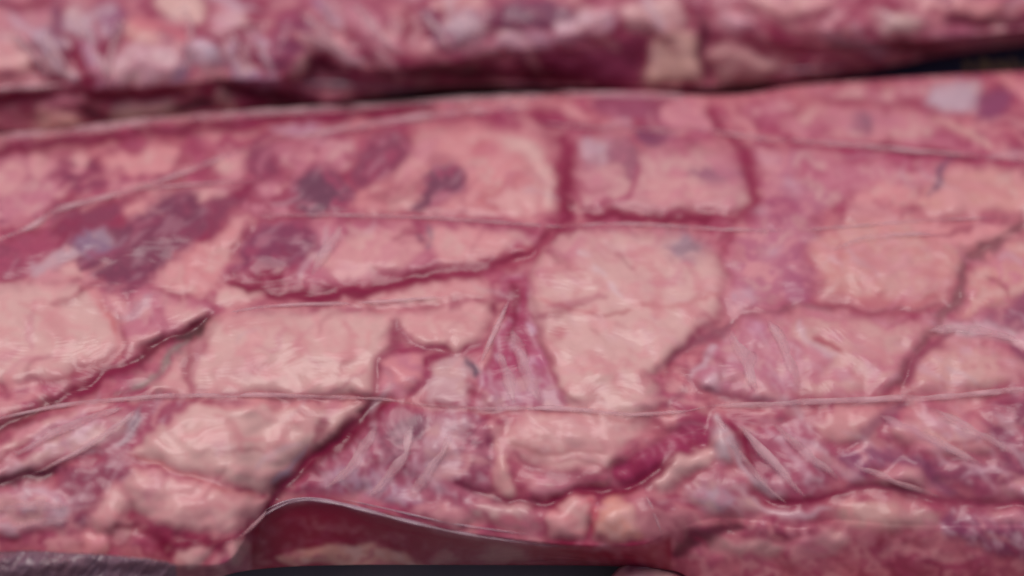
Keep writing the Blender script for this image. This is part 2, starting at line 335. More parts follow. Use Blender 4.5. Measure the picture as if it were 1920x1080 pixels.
def paint_mid(f):
    B, S = f.blob, f.line
    f.base((202, 116, 124), (182, 82, 106), LEAN)
    fl, lp, jp, ps, fw = 'fat_lump', 'lean_patch', 'juice_pocket', 'painted_sheen', 'film_web'  # silvery patches below: sheen of the film, coloured into the meat
    # ---- beyond the frame, more of the same cut
    for (x, y, rx, ry, c) in [(-140, 400, 80, 60, FAT), (-260, 560, 90, 90, CREAM), (-160, 800, 90, 60, FAT), (-330, 800, 70, 80, PINK), (-300, 400, 60, 50, LEAN), (2030, 420, 70, 70, FAT), (2060, 600, 80, 60, SALMON), (2160, 300, 90, 60, PINK), (2050, 820, 90, 70, PLUM), (2200, 760, 80, 90, FAT), (2250, 520, 60, 80, CREAM)]:
        B(fl if c not in (LEAN, PLUM) else lp, c, [(x + rx * math.cos(q) * (1 + .2 * math.sin(3 * q + x)), y + ry * math.sin(q)) for q in np.arange(0, 6.28, .7)], h=5)
    # ---- upper left
    B(fl, PINK, [(-60, 300), (40, 285), (110, 280), (170, 300), (190, 330), (120, 370), (60, 410), (-60, 430)], h=4, c2=LEAN, mott=.6)
    B(fl, FAT, [(0, 312), (38, 312), (50, 345), (30, 368), (-10, 362)], h=3, w=18, rim=.2)
    B(fl, FAT, [(48, 290), (92, 282), (112, 300), (84, 340), (64, 338)], h=3, w=18, rim=.2)
    B(lp, LEAN, [(120, 320), (150, 300), (185, 310), (195, 345), (160, 355), (125, 348)], h=2.5, w=20, c2=ROSE)
    B(fl, FAT, [(130, 290), (155, 285), (165, 310), (140, 325)], h=2, w=14, rim=.1)
    B(fl, SALMON, [(190, 300), (215, 320), (260, 332), (310, 322), (345, 300), (338, 278), (290, 276), (255, 288), (225, 284)], h=3.5, w=22, c2=FAT, mott=.5)
    B(fl, FAT, [(388, 312), (430, 285), (465, 276), (470, 325), (440, 336), (410, 330)], h=3, w=20, rim=.2)
    B(lp, LEAN, [(470, 268), (520, 268), (526, 318), (498, 335), (466, 326)], h=2.5, w=18, c2=ROSE, mott=.3)
    B(fl, PINK, [(532, 270), (600, 255), (660, 255), (668, 300), (640, 330), (580, 315), (540, 320), (525, 300)], h=3, w=20, c2=JUICE, mott=.55)
    B(fl, FAT, [(545, 280), (580, 275), (590, 298), (560, 306)], h=2, w=12, rim=0, a=.8)
    B(fl, FAT, [(200, 345), (260, 340), (330, 348), (400, 345), (450, 352), (420, 380), (330, 372), (240, 368), (210, 362)], h=3, w=18, c2=PINK)
    B(lp, ROSE, [(60, 455), (110, 395), (160, 378), (225, 368), (240, 385), (228, 425), (165, 440), (110, 478), (60, 500), (30, 520), (-60, 530), (-60, 470)], h=2, w=20, c2=LEAN, mott=.7)
    B(lp, LEAN, [(95, 400), (150, 385), (215, 380), (225, 410), (170, 430), (110, 445)], h=2, w=20, c2=JUICE, mott=.4)
    B(fl, SALMON, [(232, 378), (290, 362), (335, 366), (312, 400), (280, 428), (250, 436), (234, 415)], h=3.5, w=20, c2=FAT, mott=.6)
    B(fl, FAT, [(340, 362), (405, 352), (440, 370), (420, 395), (385, 402), (365, 380)], h=3, w=18, c2=SILVER, mott=.5)
    # diagonal salmon strip right of it
    B(fl, SALMON, [(462, 408), (484, 418), (448, 462), (432, 505), (402, 540), (372, 562), (330, 556), (292, 540), (296, 515), (322, 478), (372, 444), (420, 424)], h=3.5, w=24, c2=FAT, mott=.65)
    B(fl, FAT, [(300, 500), (340, 490), (350, 515), (320, 540), (295, 530)], h=3.5, w=16, rim=0, a=.8)
    B(lp, LEAN, [(375, 405), (420, 372), (468, 345), (480, 358), (455, 390), (410, 420), (385, 432)], h=2, w=14, c2=JUICE, mott=.6)
    # the big purple bar of lean
    B(lp, (128, 56, 80), [(308, 368), (350, 360), (384, 384), (380, 414), (340, 460), (302, 500), (262, 552), (224, 542), (180, 532), (138, 514), (116, 484), (132, 452), (186, 434), (228, 428), (266, 398)], h=4, w=26, c2=LEAN, mott=.6, veins=.1, streak=(-42, .35, 70, 13))
    B(ps, (172, 142, 156), [(140, 458), (165, 438), (195, 430), (215, 448), (205, 468), (175, 474), (148, 476)], h=4.2, w=26, c2=(134, 104, 134), mott=.6, rim=0, a=.75, soft=10)
    B(ps, SILVER, [(58, 512), (75, 486), (118, 472), (140, 476), (115, 494), (80, 512)], h=2.5, w=14, c2=FAT, rim=.1, a=.85)
    B(fl, FAT, [(60, 522), (120, 492), (138, 486), (152, 508), (196, 526), (232, 536), (180, 532), (110, 528)], h=2.5, w=14, rim=.15)
    B(fl, PINK, [(248, 552), (285, 536), (335, 556), (382, 562), (402, 586), (372, 612), (320, 628), (262, 656), (236, 680), (226, 640), (238, 600)], h=4.5, w=26, c2=ROSE, mott=.4)
    B(fl, FAT, [(252, 560), (275, 560), (285, 590), (255, 600)], h=4.5, w=18, rim=0, a=.7)
    B(fl, FAT, [(315, 565), (360, 570), (392, 590), (365, 608), (320, 605)], h=5, w=20, rim=0.1, a=.8)
    B(fl, FAT, [(245, 630), (290, 615), (300, 632), (262, 656), (242, 660)], h=4.5, w=16, rim=0.1, a=.8)
    B(fl, CREAM, [(405, 545), (440, 533), (492, 530), (503, 544), (482, 564), (442, 578), (408, 574), (396, 560)], h=4, w=20, c2=FAT)
    # ---- big cream lump far left
    B(fl, CREAM, [(-160, 560), (-60, 530), (0, 530), (60, 522), (150, 528), (200, 560), (222, 600), (234, 642), (214, 668), (178, 688), (128, 706), (78, 716), (20, 720), (-80, 740), (-170, 700)], h=8, w=70, c2=FAT, mott=.5, veins=.12)
    S(SALMON, [(145, 535), (185, 560), (205, 595), (218, 640), (222, 670)], w=9, a=.75, d=-.8)
    S((196, 100, 100), [(196, 572), (208, 598), (216, 632)], w=5, a=.6, d=-.6)
    S(PINK, [(60, 565), (56, 610), (62, 655)], w=8, a=.5, d=-.6)
    S(SALMON, [(0, 700), (20, 712), (60, 722)], w=9, a=.6, d=-.4)
    B(fl, FAT, [(200, 545), (226, 548), (244, 580), (240, 606), (222, 596), (208, 570)], h=4, w=14, rim=.2)
    # ---- striped fat between back seam and first crease (centre)
    B(fl, SALMON, [(662, 398), (668, 352), (716, 335), (752, 300), (758, 254), (850, 236), (930, 232), (1000, 248), (1034, 290), (1052, 340), (1052, 398), (1010, 414), (930, 408), (860, 404), (760, 402)], h=5.5, w=45, c2=FAT, mott=.6, veins=.35)
    B(fl, FAT, [(770, 270), (815, 262), (812, 310), (775, 330), (745, 345), (735, 325)], h=5, w=24, rim=0.1, a=.8)
    B(None, (196, 92, 100), [(878, 282), (900, 262), (925, 268), (935, 288), (905, 296), (890, 310)], h=5, w=30, rim=0, a=.8, soft=9)
    B(None, (200, 112, 112), [(880, 380), (930, 345), (985, 320), (1005, 330), (960, 360), (920, 395)], h=5.2, w=30, rim=0, a=.75, soft=9)
    B(fl, CREAM, [(930, 250), (975, 255), (1020, 285), (1044, 330), (1046, 385), (1015, 390), (1010, 340), (985, 305), (950, 280)], h=6, w=22, c2=SALMON, mott=.45, rim=0.12)
    B(fl, FAT, [(920, 372), (970, 350), (1010, 360), (1005, 392), (950, 398)], h=5.8, w=24, c2=CREAM, rim=.1, a=.85)
    B(None, JUICE, [(720, 350), (790, 330), (800, 345), (770, 370), (740, 385), (690, 380)], h=3.5, w=20, rim=0, a=.55, soft=12)
    B(lp, LEAN, [(664, 338), (672, 300), (704, 258), (752, 254), (762, 282), (735, 318), (700, 336), (684, 350)], h=2.5, w=18, c2=ROSE, mott=.5, streak=(-42, .4, 50, 10))
    B(lp, PLUM, [(800, 352), (812, 325), (838, 308), (864, 316), (864, 348), (836, 368), (800, 388), (776, 392)], h=3, w=16, c2=ROSE, mott=.6, streak=(-38, .4, 50, 10))
    B(lp, (118, 62, 82), [(530, 368), (552, 338), (585, 318), (618, 320), (640, 342), (662, 372), (642, 396), (600, 402), (556, 396)], h=3.2, w=26, c2=ROSE, mott=.6, veins=.1, streak=(-30, .4, 50, 11))
    B(lp, PINK, [(488, 345), (528, 340), (535, 370), (548, 398), (500, 402), (470, 396), (478, 370)], h=2.5, w=16, c2=JUICE, mott=.6)
    # ---- below the first crease
    B(fl, PINK, [(428, 510), (452, 468), (480, 430), (505, 412), (640, 414), (840, 420), (1000, 432), (1012, 446), (990, 480), (930, 496), (840, 506), (740, 520), (650, 534), (560, 544), (480, 530)], h=4.5, w=34, c2=ROSE, mott=.5)
    B(lp, (138, 58, 86), [(450, 480), (480, 432), (530, 420), (578, 424), (594, 456), (566, 498), (526, 508), (452, 508)], h=4, w=24, c2=ROSE, mott=.5, streak=(-30, .4, 60, 11))
    B(fl, FAT, [(600, 500), (610, 470), (650, 445), (710, 425), (765, 432), (790, 465), (760, 500), (690, 516), (640, 526)], h=4.6, w=26, c2=PINK, mott=.4, rim=.1)
    B(fl, FAT, [(800, 430), (860, 424), (940, 432), (985, 445), (950, 470), (900, 490), (830, 496), (795, 470)], h=4.8, w=26, c2=SALMON, mott=.4, rim=.1)
    B(lp, JUICE, [(446, 510), (500, 508), (540, 516), (548, 534), (500, 534), (460, 524)], h=1, w=12, rim=.3)
    B(None, (176, 74, 92), [(940, 476), (975, 456), (1004, 450), (1008, 466), (985, 484), (945, 490)], h=4, w=18, rim=.1)
    S(PLUM, [(775, 432), (782, 445), (792, 458)], w=7, a=.75, d=-1)
    S(GREY, [(800, 418), (806, 440), (790, 470)], w=6, a=.6, d=-1)
    S(SILVER, [(560, 530), (600, 470), (622, 430)], w=6, a=.5, d=.8)
    # ---- upper centre and its ring of juice
    B(fl, (206, 140, 142), [(1074, 305), (1092, 262), (1150, 250), (1212, 280), (1290, 270), (1350, 276), (1396, 310), (1408, 350), (1396, 388), (1340, 402), (1240, 396), (1140, 390), (1084, 378)], h=5.5, w=36, c2=PINK, mott=.5, veins=.3)
    B(ps, (196, 164, 172), [(1090, 275), (1120, 262), (1150, 275), (1140, 300), (1105, 304)], h=5, w=24, rim=0, a=.8)
    B(lp, (156, 84, 104), [(1150, 270), (1185, 268), (1195, 300), (1188, 330), (1165, 318), (1148, 300)], h=4.2, w=18, rim=.1, a=.85)
    S(ROSE, [(1195, 300), (1188, 345), (1160, 375), (1120, 388)], w=7, a=.8, d=-1.4)
    B(fl, FAT, [(1210, 340), (1260, 320), (1320, 335), (1335, 370), (1280, 390), (1220, 382)], h=6, w=28, rim=0, a=.8)
    B(lp, (150, 84, 108), [(1300, 325), (1340, 312), (1392, 320), (1396, 332), (1345, 334)], h=5, w=14, rim=0, a=.8)
    B(lp, (128, 62, 90), [(1200, 240), (1240, 234), (1258, 252), (1240, 276), (1208, 268)], h=3, w=14, rim=.2)
    B(lp, (160, 76, 100), [(1120, 190), (1180, 176), (1240, 184), (1262, 212), (1220, 226), (1150, 215)], h=2.5, w=20, c2=LEAN)
    B(fl, PINK, [(1245, 190), (1310, 190), (1345, 222), (1330, 250), (1270, 245), (1240, 225)], h=3, w=20, c2=FAT)
    S(JUICE, [(1010, 215), (1050, 262), (1062, 330), (1064, 400), (1062, 430)], w=15, a=.9, d=-3.4, ends=False)
    S(JUICE, [(1062, 398), (1150, 404), (1250, 410), (1360, 414), (1400, 396), (1416, 345), (1400, 290), (1362, 250), (1335, 205)], w=13, a=.85, d=-2.6)
    # ---- the great cream lump in the middle
    B(fl, CREAM, [(986, 520), (1010, 462), (1060, 436), (1130, 426), (1240, 434), (1312, 446), (1350, 482), (1366, 540), (1358, 590), (1326, 616), (1290, 652), (1256, 688), (1236, 730), (1222, 786), (1140, 800), (1068, 784), (1034, 726), (1026, 680), (1012, 640), (1000, 590)], h=8.5, w=70, c2=FAT, mott=.5, veins=.2, streak=(35, .35, 70, 14))
    B(None, FAT, [(1010, 468), (1060, 446), (1100, 455), (1080, 500), (1030, 530), (1000, 560), (992, 520)], h=7.5, w=45, rim=0, a=.7, c2=PINK, mott=.8)
    S((196, 110, 112), [(1004, 560), (1080, 578), (1140, 590), (1210, 578), (1300, 562), (1370, 548)], w=5.5, a=.6, d=-1.3)
    S((170, 96, 100), [(1110, 588), (1150, 590), (1190, 584)], w=3, a=.7, d=-.9)
    B(None, (200, 112, 112), [(1032, 610), (1050, 600), (1066, 618), (1058, 640), (1036, 640)], h=8, w=60, rim=0, a=.75, soft=10)
    S((176, 112, 112), [(1108, 618), (1125, 628), (1142, 646)], w=2.6, a=.6, d=-.7)
    S((204, 116, 120), [(1026, 640), (1036, 680), (1046, 730), (1066, 770)], w=4, a=.55, d=-.8)
    B(ps, (168, 138, 150), [(1240, 448), (1290, 440), (1320, 462), (1300, 484), (1262, 478)], h=7, w=45, rim=0, a=.75, c2=GREY, mott=.7)
    for q in ([(1082, 468), (1100, 476), (1112, 484)], [(1120, 498), (1132, 510), (1140, 522)], [(1146, 530), (1158, 546), (1170, 556)]): S((222, 184, 184), q, w=6.5, a=.75, d=.9)  # white highlights painted as pale dabs
    for k in range(9): S((204, 128, 132), [(1010 + 14 * k, 508 - 6 * k), (1040 + 13 * k, 500 - 3 * k), (1062 + 13 * k, 515 - 3 * k)], w=2.6, a=.45, d=-.5)
    B(None, (190, 112, 124), [(1090, 455), (1130, 450), (1200, 500), (1220, 540), (1180, 530), (1130, 490)], h=8, w=60, rim=0, a=.3, soft=14)
    # ---- magenta web left of it
    B(fw, MAGENTA, [(952, 520), (984, 520), (1000, 590), (1010, 640), (1036, 690), (1052, 740), (1064, 772), (980, 775), (898, 765), (895, 715), (922, 640), (946, 575)], h=2, w=30, off=-1.5, c2=(190, 110, 140), mott=.7, rim=.2, streak=(70, .9, 60, 9))
    B(fw, (196, 140, 150), [(900, 735), (960, 705), (1035, 700), (1062, 770), (980, 778), (905, 768)], h=2, w=20, c2=MAGENTA, mott=.6, rim=0, a=.8, streak=(60, .8, 50, 10))
    B(jp, (158, 44, 78), [(950, 530), (980, 524), (988, 548), (972, 576), (948, 572)], h=1, w=12, rim=.2, off=-1.5)
    S(FAT, [(952, 562), (936, 600), (915, 645), (900, 682)], w=6, a=.85, d=2.2)
    S((224, 190, 200), [(985, 610), (995, 630)], w=5, a=.6, d=1); S((224, 190, 196), [(922, 660), (932, 672)], w=5, a=.6, d=1)  # two film glints painted as short pale strokes
    S((214, 160, 158), [(994, 545), (1002, 590), (1012, 640)], w=6, a=.6, d=1)
    # ---- finger lobes left of the web
    B(fl, FAT, [(520, 572), (600, 556), (720, 540), (840, 516), (900, 517), (932, 540), (928, 566), (850, 570), (700, 574), (600, 578)], h=5, w=24, c2=SALMON, mott=.4)
    B(fl, FAT, [(735, 585), (790, 572), (850, 566), (910, 562), (936, 560), (934, 592), (916, 622), (886, 650), (850, 662), (800, 650), (758, 632), (736, 608)], h=6.5, w=36, c2=CREAM, mott=.5)
    S((196, 118, 120), [(735, 580), (800, 562), (860, 558), (900, 560)], w=3, a=.4, d=-.8)
    S(JUICE, [(426, 528), (490, 545), (580, 555), (690, 541), (800, 521), (920, 496), (990, 482), (1022, 452), (1068, 428)], w=12, a=.9, d=-3)
    S((170, 70, 90), [(930, 500), (975, 492), (1012, 470), (1040, 440)], w=9, a=.7, d=-1.5)
    # ---- cream slab left of centre, crossed by the lower crease
    B(fl, CREAM, [(362, 624), (420, 588), (482, 578), (640, 576), (728, 580), (742, 612), (724, 660), (704, 712), (690, 742), (560, 746), (400, 742), (356, 736), (352, 692)], h=8, w=55, c2=FAT, mott=.6, veins=.25)
    B(None, PINK, [(395, 690), (460, 670), (490, 690), (450, 712), (400, 715)], h=7.5, w=60, rim=0, a=.45, soft=16)
    S(PINK, [(372, 640), (368, 690), (356, 735)], w=5, a=.5, d=-.6); S(PINK, [(600, 600), (560, 640), (600, 700)], w=5, a=.35, d=-.5)
    B(fl, CREAM, [(345, 752), (450, 749), (600, 751), (694, 756), (662, 790), (604, 832), (560, 862), (522, 905), (496, 922), (440, 910), (360, 890), (282, 872), (234, 852), (260, 812)], h=5.5, w=36, c2=FAT, mott=.5, veins=.15)
    S((206, 118, 122), [(370, 752), (450, 762), (560, 760), (660, 765)], w=6, a=.5, d=-.4)
    B(fl, FAT, [(238, 872), (330, 890), (440, 918), (500, 930), (490, 962), (450, 988), (380, 1000), (300, 984), (242, 962), (226, 930)], h=6.5, w=34, c2=CREAM, mott=.5)
    S((196, 112, 108), [(244, 858), (300, 872), (370, 895), (430, 918), (480, 924)], w=4, a=.8, d=-1.6)
    S(PINK, [(280, 880), (298, 905), (275, 940)], w=10, a=.5, d=-.8)
    B(jp, (150, 44, 72), [(262, 990), (320, 985), (390, 1004), (450, 990), (468, 972), (470, 1010), (420, 1045), (340, 1030), (285, 1015)], h=2, w=16, c2=BLOOD)
    B(fl, FAT, [(330, 1030), (370, 1020), (392, 1045), (360, 1066), (335, 1062)], h=4, w=14); B(fl, FAT, [(425, 1022), (458, 1000), (470, 1020), (450, 1060), (425, 1056)], h=4, w=14, c2=BROWN)
    # ---- left cleft with a brown fold in it
    B(fl, FAT, [(226, 752), (270, 738), (330, 668), (372, 632), (392, 620), (366, 650), (350, 692), (352, 738), (290, 742)], h=4, w=20, c2=BROWN, mott=.4)
    B('film_web', (142, 112, 108), [(225, 742), (290, 684), (350, 630), (395, 604), (400, 610), (355, 648), (310, 690), (262, 734)], h=1.5, w=12, off=-1, c2=(168, 130, 124), rim=0)
    S((112, 24, 46), [(-60, 838), (0, 806), (80, 764), (150, 732), (230, 692), (290, 650), (350, 625), (392, 604)], w=11, a=.95, d=-5, ends=False)
    S((150, 38, 72), [(120, 745), (170, 722), (230, 692), (260, 672)], w=9, a=.8, d=-.5)
    S((80, 52, 52), [(330, 638), (365, 624), (398, 602)], w=5, a=.8, d=-2.5)
    B(fl, FAT, [(-60, 860), (0, 832), (70, 792), (150, 762), (225, 752), (150, 782), (60, 828), (0, 862), (-60, 890)], h=3.5, w=16, c2=PINK)
    B(fl, (204, 148, 148), [(0, 880), (60, 838), (150, 792), (240, 768), (252, 790), (222, 838), (165, 850), (70, 878), (0, 902), (-60, 915), (-60, 900)], h=4.5, w=26, c2=PINK, mott=.5, streak=(-38, .9, 70, 9))
    B(lp, (162, 66, 90), [(335, 750), (300, 795), (258, 832), (210, 884), (172, 896), (208, 838), (262, 768), (300, 745)], h=2.5, w=18, off=-1, c2=LEAN, streak=(-45, .8, 60, 9))
    S((150, 120, 128), [(262, 762), (246, 800), (220, 835)], w=8, a=.8, d=-.6)
    S((214, 190, 192), [(255, 770), (236, 802), (212, 832), (150, 858)], w=3.5, a=.55, d=.9)
    S((86, 16, 38), [(-60, 925), (0, 908), (60, 888), (120, 886), (160, 893)], w=10, a=.95, d=-4.5)
    B(lp, (154, 72, 92), [(120, 885), (200, 875), (235, 880), (205, 925), (170, 975), (150, 990), (140, 940), (118, 905)], h=2, w=18, c2=LEAN, streak=(-35, .6, 50, 9))
    B(fl, (196, 120, 130), [(-60, 935), (0, 920), (60, 908), (112, 912), (132, 945), (118, 985), (60, 1005), (0, 1005), (-60, 1010)], h=5, w=24, c2=SILVER, mott=.7, streak=(-10, .8, 60, 9))
    B(fl, FAT, [(182, 935), (216, 906), (246, 932), (238, 972), (205, 1008), (172, 988)], h=5, w=20, c2=SALMON, mott=.5)
    B(fl, SALMON, [(150, 1005), (185, 1000), (215, 1010), (200, 1040), (160, 1045)], h=4, w=16)
    B(fl, FAT, [(218, 985), (240, 975), (252, 1000), (230, 1012)], h=4, w=12, rim=.4)
    S((130, 30, 56), [(215, 985), (260, 995), (300, 1012), (320, 1040)], w=8, a=.8, d=-2)
    # ---- dark diagonal groove, then the plum and silver triangle
    B(fw, (176, 90, 110), [(700, 790), (740, 768), (900, 776), (918, 830), (930, 905), (900, 945), (860, 962), (780, 950), (680, 932), (600, 930), (562, 912), (620, 860)], h=3, w=30, off=-.5, c2=(156, 64, 90), mott=.7, streak=(62, 1.1, 55, 10))
    B(lp, (128, 66, 86), [(716, 820), (740, 790), (792, 780), (800, 815), (770, 850), (730, 850)], h=3, w=20, rim=.15, a=.9, streak=(60, .6, 50, 10))
    B(ps, (196, 156, 172), [(620, 895), (660, 870), (700, 880), (760, 925), (800, 945), (700, 930), (640, 925)], h=2.6, w=20, c2=MAGENTA, mott=.8, rim=0, a=.7, streak=(65, 1.4, 34, 9))
    B(fl, (196, 138, 146), [(805, 785), (860, 780), (885, 800), (865, 850), (850, 905), (815, 890), (790, 850)], h=3.5, w=20, c2=SILVER, mott=.6, rim=0.1, a=.85, streak=(70, .9, 50, 10))
    B(lp, (132, 46, 76), [(866, 848), (890, 805), (914, 792), (920, 840), (908, 875), (880, 880)], h=1.5, w=14, rim=.15)
    B('fat_strip', (212, 146, 142), [(920, 782), (942, 800), (952, 850), (968, 915), (958, 935), (938, 925), (924, 870)], h=4, w=14, rim=.3)
    S((104, 6, 42), [(742, 742), (700, 765), (655, 808), (590, 862), (535, 908), (500, 955)], w=19, a=.95, d=-5)
    S((110, 18, 50), [(850, 905), (900, 922), (950, 936), (1010, 942)], w=9, a=.85, d=-3)
    S((132, 30, 62), [(580, 830), (600, 800), (612, 780)], w=9, a=.7, d=-1.5)
    S((170, 150, 166), [(515, 905), (545, 870), (575, 835)], w=5, a=.6, d=.3)
    # ---- small blocks below the finger lobe
    B(fl, PINK, [(716, 690), (730, 662), (790, 652), (800, 676), (772, 735), (705, 742)], h=3.5, w=18, c2=SALMON, mott=.6)
    B(ps, (206, 160, 160), [(808, 708), (822, 684), (852, 668), (876, 676), (884, 694), (876, 718), (878, 748), (850, 754), (822, 752), (806, 740)], h=2, w=16, c2=(196, 140, 146), rim=.1, soft=9, a=.85)
    S((84, 66, 84), [(878, 672), (890, 692), (886, 706)], w=8, a=.85, d=-2)
    S((150, 36, 72), [(738, 652), (790, 655), (840, 652)], w=6, a=.85, d=-2); S((140, 24, 64), [(795, 690), (825, 668), (850, 655)], w=9, a=.9, d=-2.5)
    S((156, 50, 84), [(770, 745), (795, 715), (805, 690)], w=9, a=.7, d=-1.5)
    # ---- cream lobe bottom centre
    B(fl, FAT, [(945, 795), (1000, 772), (1080, 764), (1180, 770), (1216, 800), (1172, 840), (1148, 878), (1104, 898), (1040, 888), (985, 874), (956, 845)], h=5, w=36, c2=CREAM, mott=.6, rim=.08, soft=12, streak=(40, .3, 60, 14))
    S((176, 104, 104), [(960, 835), (1010, 848), (1080, 848), (1140, 850)], w=5, a=.7, d=-1.6)
    B(None, CREAM, [(1040, 800), (1085, 790), (1120, 820), (1110, 838), (1060, 835)], h=7, w=36, rim=0, a=.7, soft=12)
    B(fl, PINK, [(985, 905), (1040, 890), (1090, 900), (1080, 915), (1030, 930), (990, 930)], h=2.5, w=16, c2=FAT)
    B(jp, (164, 52, 88), [(1150, 880), (1210, 838), (1270, 800), (1328, 776), (1346, 800), (1338, 838), (1262, 866), (1214, 902), (1160, 915)], h=1.5, w=22, off=-2, c2=JUICE, mott=.5)
    for k in range(6): S((196, 110, 130), [(1205 + 17 * k, 842 - 9 * k), (1212 + 17 * k, 852 - 9 * k), (1214 + 17 * k, 866 - 9 * k)], w=3, a=.6, d=.6)
    S((112, 14, 50), [(950, 935), (1010, 944), (1070, 922), (1140, 918), (1200, 908), (1240, 880), (1290, 855), (1340, 838)], w=12, a=.9, d=-4.5)
    B(fl, (216, 158, 154), [(1228, 898), (1268, 856), (1338, 838), (1352, 866), (1306, 892), (1246, 918)], h=6, w=22, c2=CREAM)
    B('fat_strip', (206, 152, 150), [(872, 948), (930, 938), (1000, 944), (1014, 990), (960, 995), (890, 978)], h=4.5, w=18, c2=ROSE, mott=.5)
    B(None, (178, 66, 90), [(890, 972), (950, 965), (1000, 978), (990, 992), (920, 988)], h=4, w=16, rim=0, a=.7)
    B(fl, (196, 118, 128), [(780, 945), (830, 940), (880, 962), (890, 985), (830, 982), (770, 965)], h=3.5, w=16, c2=FAT)
    # ---- the two small balls of fat
    B(fl, SALMON, [(1018, 985), (1040, 940), (1080, 920), (1112, 940), (1108, 985), (1085, 1008), (1040, 1012)], h=9, w=24, c2=FAT, mott=.7, soft=4, rim=.7)
    B(fl, (218, 142, 128), [(1108, 965), (1138, 930), (1174, 934), (1200, 985), (1202, 1012), (1160, 1022), (1116, 1008)], h=10, w=28, c2=CREAM, mott=.5, soft=4, rim=.7)
    S((196, 84, 96), [(1100, 935), (1110, 965), (1112, 1000)], w=6, a=.8, d=-3)
    B(jp, (150, 26, 62), [(1020, 1018), (1080, 1010), (1150, 1024), (1210, 1008), (1218, 1030), (1170, 1052), (1090, 1050), (1040, 1042)], h=2, w=12, rim=0)
    # ---- peak of film and the stretch to its right
    B(fw, (206, 170, 172), [(1338, 776), (1356, 796), (1378, 832), (1382, 862), (1350, 868), (1340, 830)], h=4.5, w=14, off=1, c2=SILVER, rim=.2)
    B(fw, (176, 84, 106), [(1352, 782), (1420, 792), (1520, 782), (1570, 820), (1582, 890), (1520, 930), (1460, 940), (1420, 890), (1385, 840)], h=3, w=30, off=-1, c2=(192, 124, 136), mott=.8, streak=(48, 1.0, 70, 11))
    S((206, 170, 174), [(1342, 778), (1366, 822), (1400, 868), (1432, 910), (1470, 940)], w=7, a=.85, d=2.5)
    S((150, 40, 76), [(1365, 792), (1395, 826), (1415, 870), (1440, 900)], w=8, a=.85, d=-2)
    S((168, 70, 92), [(1355, 785), (1420, 800), (1500, 785)], w=7, a=.7, d=-2)
    B(fl, (198, 136, 140), [(1290, 905), (1340, 885), (1390, 880), (1420, 920), (1450, 955), (1390, 965), (1330, 960), (1280, 940)], h=4.5, w=24, c2=ROSE, mott=.6, streak=(35, .6, 60, 11))
    B(ps, (186, 156, 168), [(1300, 925), (1340, 915), (1365, 945), (1330, 962)], h=4.5, w=16, rim=0, a=.7)
    B(lp, (160, 74, 92), [(1205, 945), (1250, 930), (1285, 950), (1290, 990), (1240, 1010), (1205, 985)], h=4, w=20, c2=FAT, mott=.3)
    # ---- right of the middle
    B(fl, (190, 108, 128), [(1420, 262), (1500, 272), (1560, 290), (1600, 330), (1580, 380), (1530, 420), (1510, 500), (1505, 565), (1430, 580), (1372, 600), (1362, 540), (1352, 470), (1400, 420), (1428, 350)], h=3.5, w=34, c2=FAT, mott=.6, veins=.4)
    B(lp, (164, 68, 100), [(1438, 375), (1490, 368), (1498, 400), (1470, 415), (1440, 408)], h=2.5, w=16, rim=.1, a=.8)
    for (x, y, r) in [(1420, 395, 14), (1490, 350, 16), (1440, 300, 16), (1520, 440, 18), (1400, 560, 26), (1450, 470, 18)]:
        B(None, (206, 164, 172), [(x + r * 1.2 * math.cos(q), y + r * math.sin(q)) for q in np.arange(0, 6.2, .9)], h=4, w=20, rim=0, a=.7, soft=9)  # silvery film sheen painted as soft round spots
    B(lp, (168, 66, 88), [(1338, 430), (1368, 425), (1378, 470), (1352, 480)], h=2, w=14)
    B(lp, (170, 88, 116), [(1480, 480), (1510, 470), (1518, 540), (1495, 570), (1475, 550)], h=2.5, w=16, rim=.1, a=.7)
    B(fl, PINK, [(1500, 300), (1600, 300), (1690, 310), (1780, 310), (1770, 345), (1690, 360), (1600, 362), (1520, 350)], h=3, w=24, c2=ROSE, mott=.5)
    B(fl, (212, 140, 134), [(1520, 452), (1560, 415), (1620, 398), (1700, 392), (1790, 416), (1822, 462), (1800, 530), (1770, 572), (1690, 582), (1600, 578), (1530, 562)], h=6, w=50, c2=FAT, mott=.55, veins=.35, streak=(10, .4, 70, 14))
    B(None, CREAM, [(1642, 500), (1660, 475), (1690, 472), (1712, 500), (1706, 540), (1680, 556), (1652, 540)], h=7, w=55, rim=0, a=.85, soft=13)
    S((190, 96, 104), [(1570, 550), (1640, 565), (1700, 570), (1760, 555)], w=9, a=.6, d=-1.2); S((196, 106, 112), [(1570, 430), (1578, 470), (1568, 500)], w=8, a=.5, d=-.8)
    B(fl, SALMON, [(1620, 350), (1680, 335), (1720, 350), (1710, 385), (1650, 392), (1610, 378)], h=4, w=22, c2=FAT)
    B(fl, (214, 146, 138), [(1712, 372), (1760, 332), (1850, 310), (1930, 318), (2000, 340), (1990, 400), (1920, 412), (1840, 408), (1770, 412), (1715, 395)], h=5.5, w=34, c2=FAT, mott=.6, veins=.35)
    S((104, 66, 92), [(1800, 290), (1772, 318), (1768, 345), (1738, 368)], w=8, a=.75, d=-2.5)
    B(fl, SALMON, [(1710, 412), (1800, 420), (1900, 418), (1880, 450), (1830, 470), (1770, 462), (1720, 440)], h=4.5, w=24, c2=FAT)
    B(fl, (212, 142, 136), [(1826, 500), (1900, 452), (1990, 440), (1990, 560), (1900, 570), (1850, 590), (1790, 600), (1806, 560)], h=5, w=30, c2=PINK, mott=.6)
    B(lp, (152, 78, 100), [(1850, 590), (1930, 550), (1990, 560), (1990, 640), (1930, 640), (1860, 620)], h=3.5, w=24, c2=ROSE)
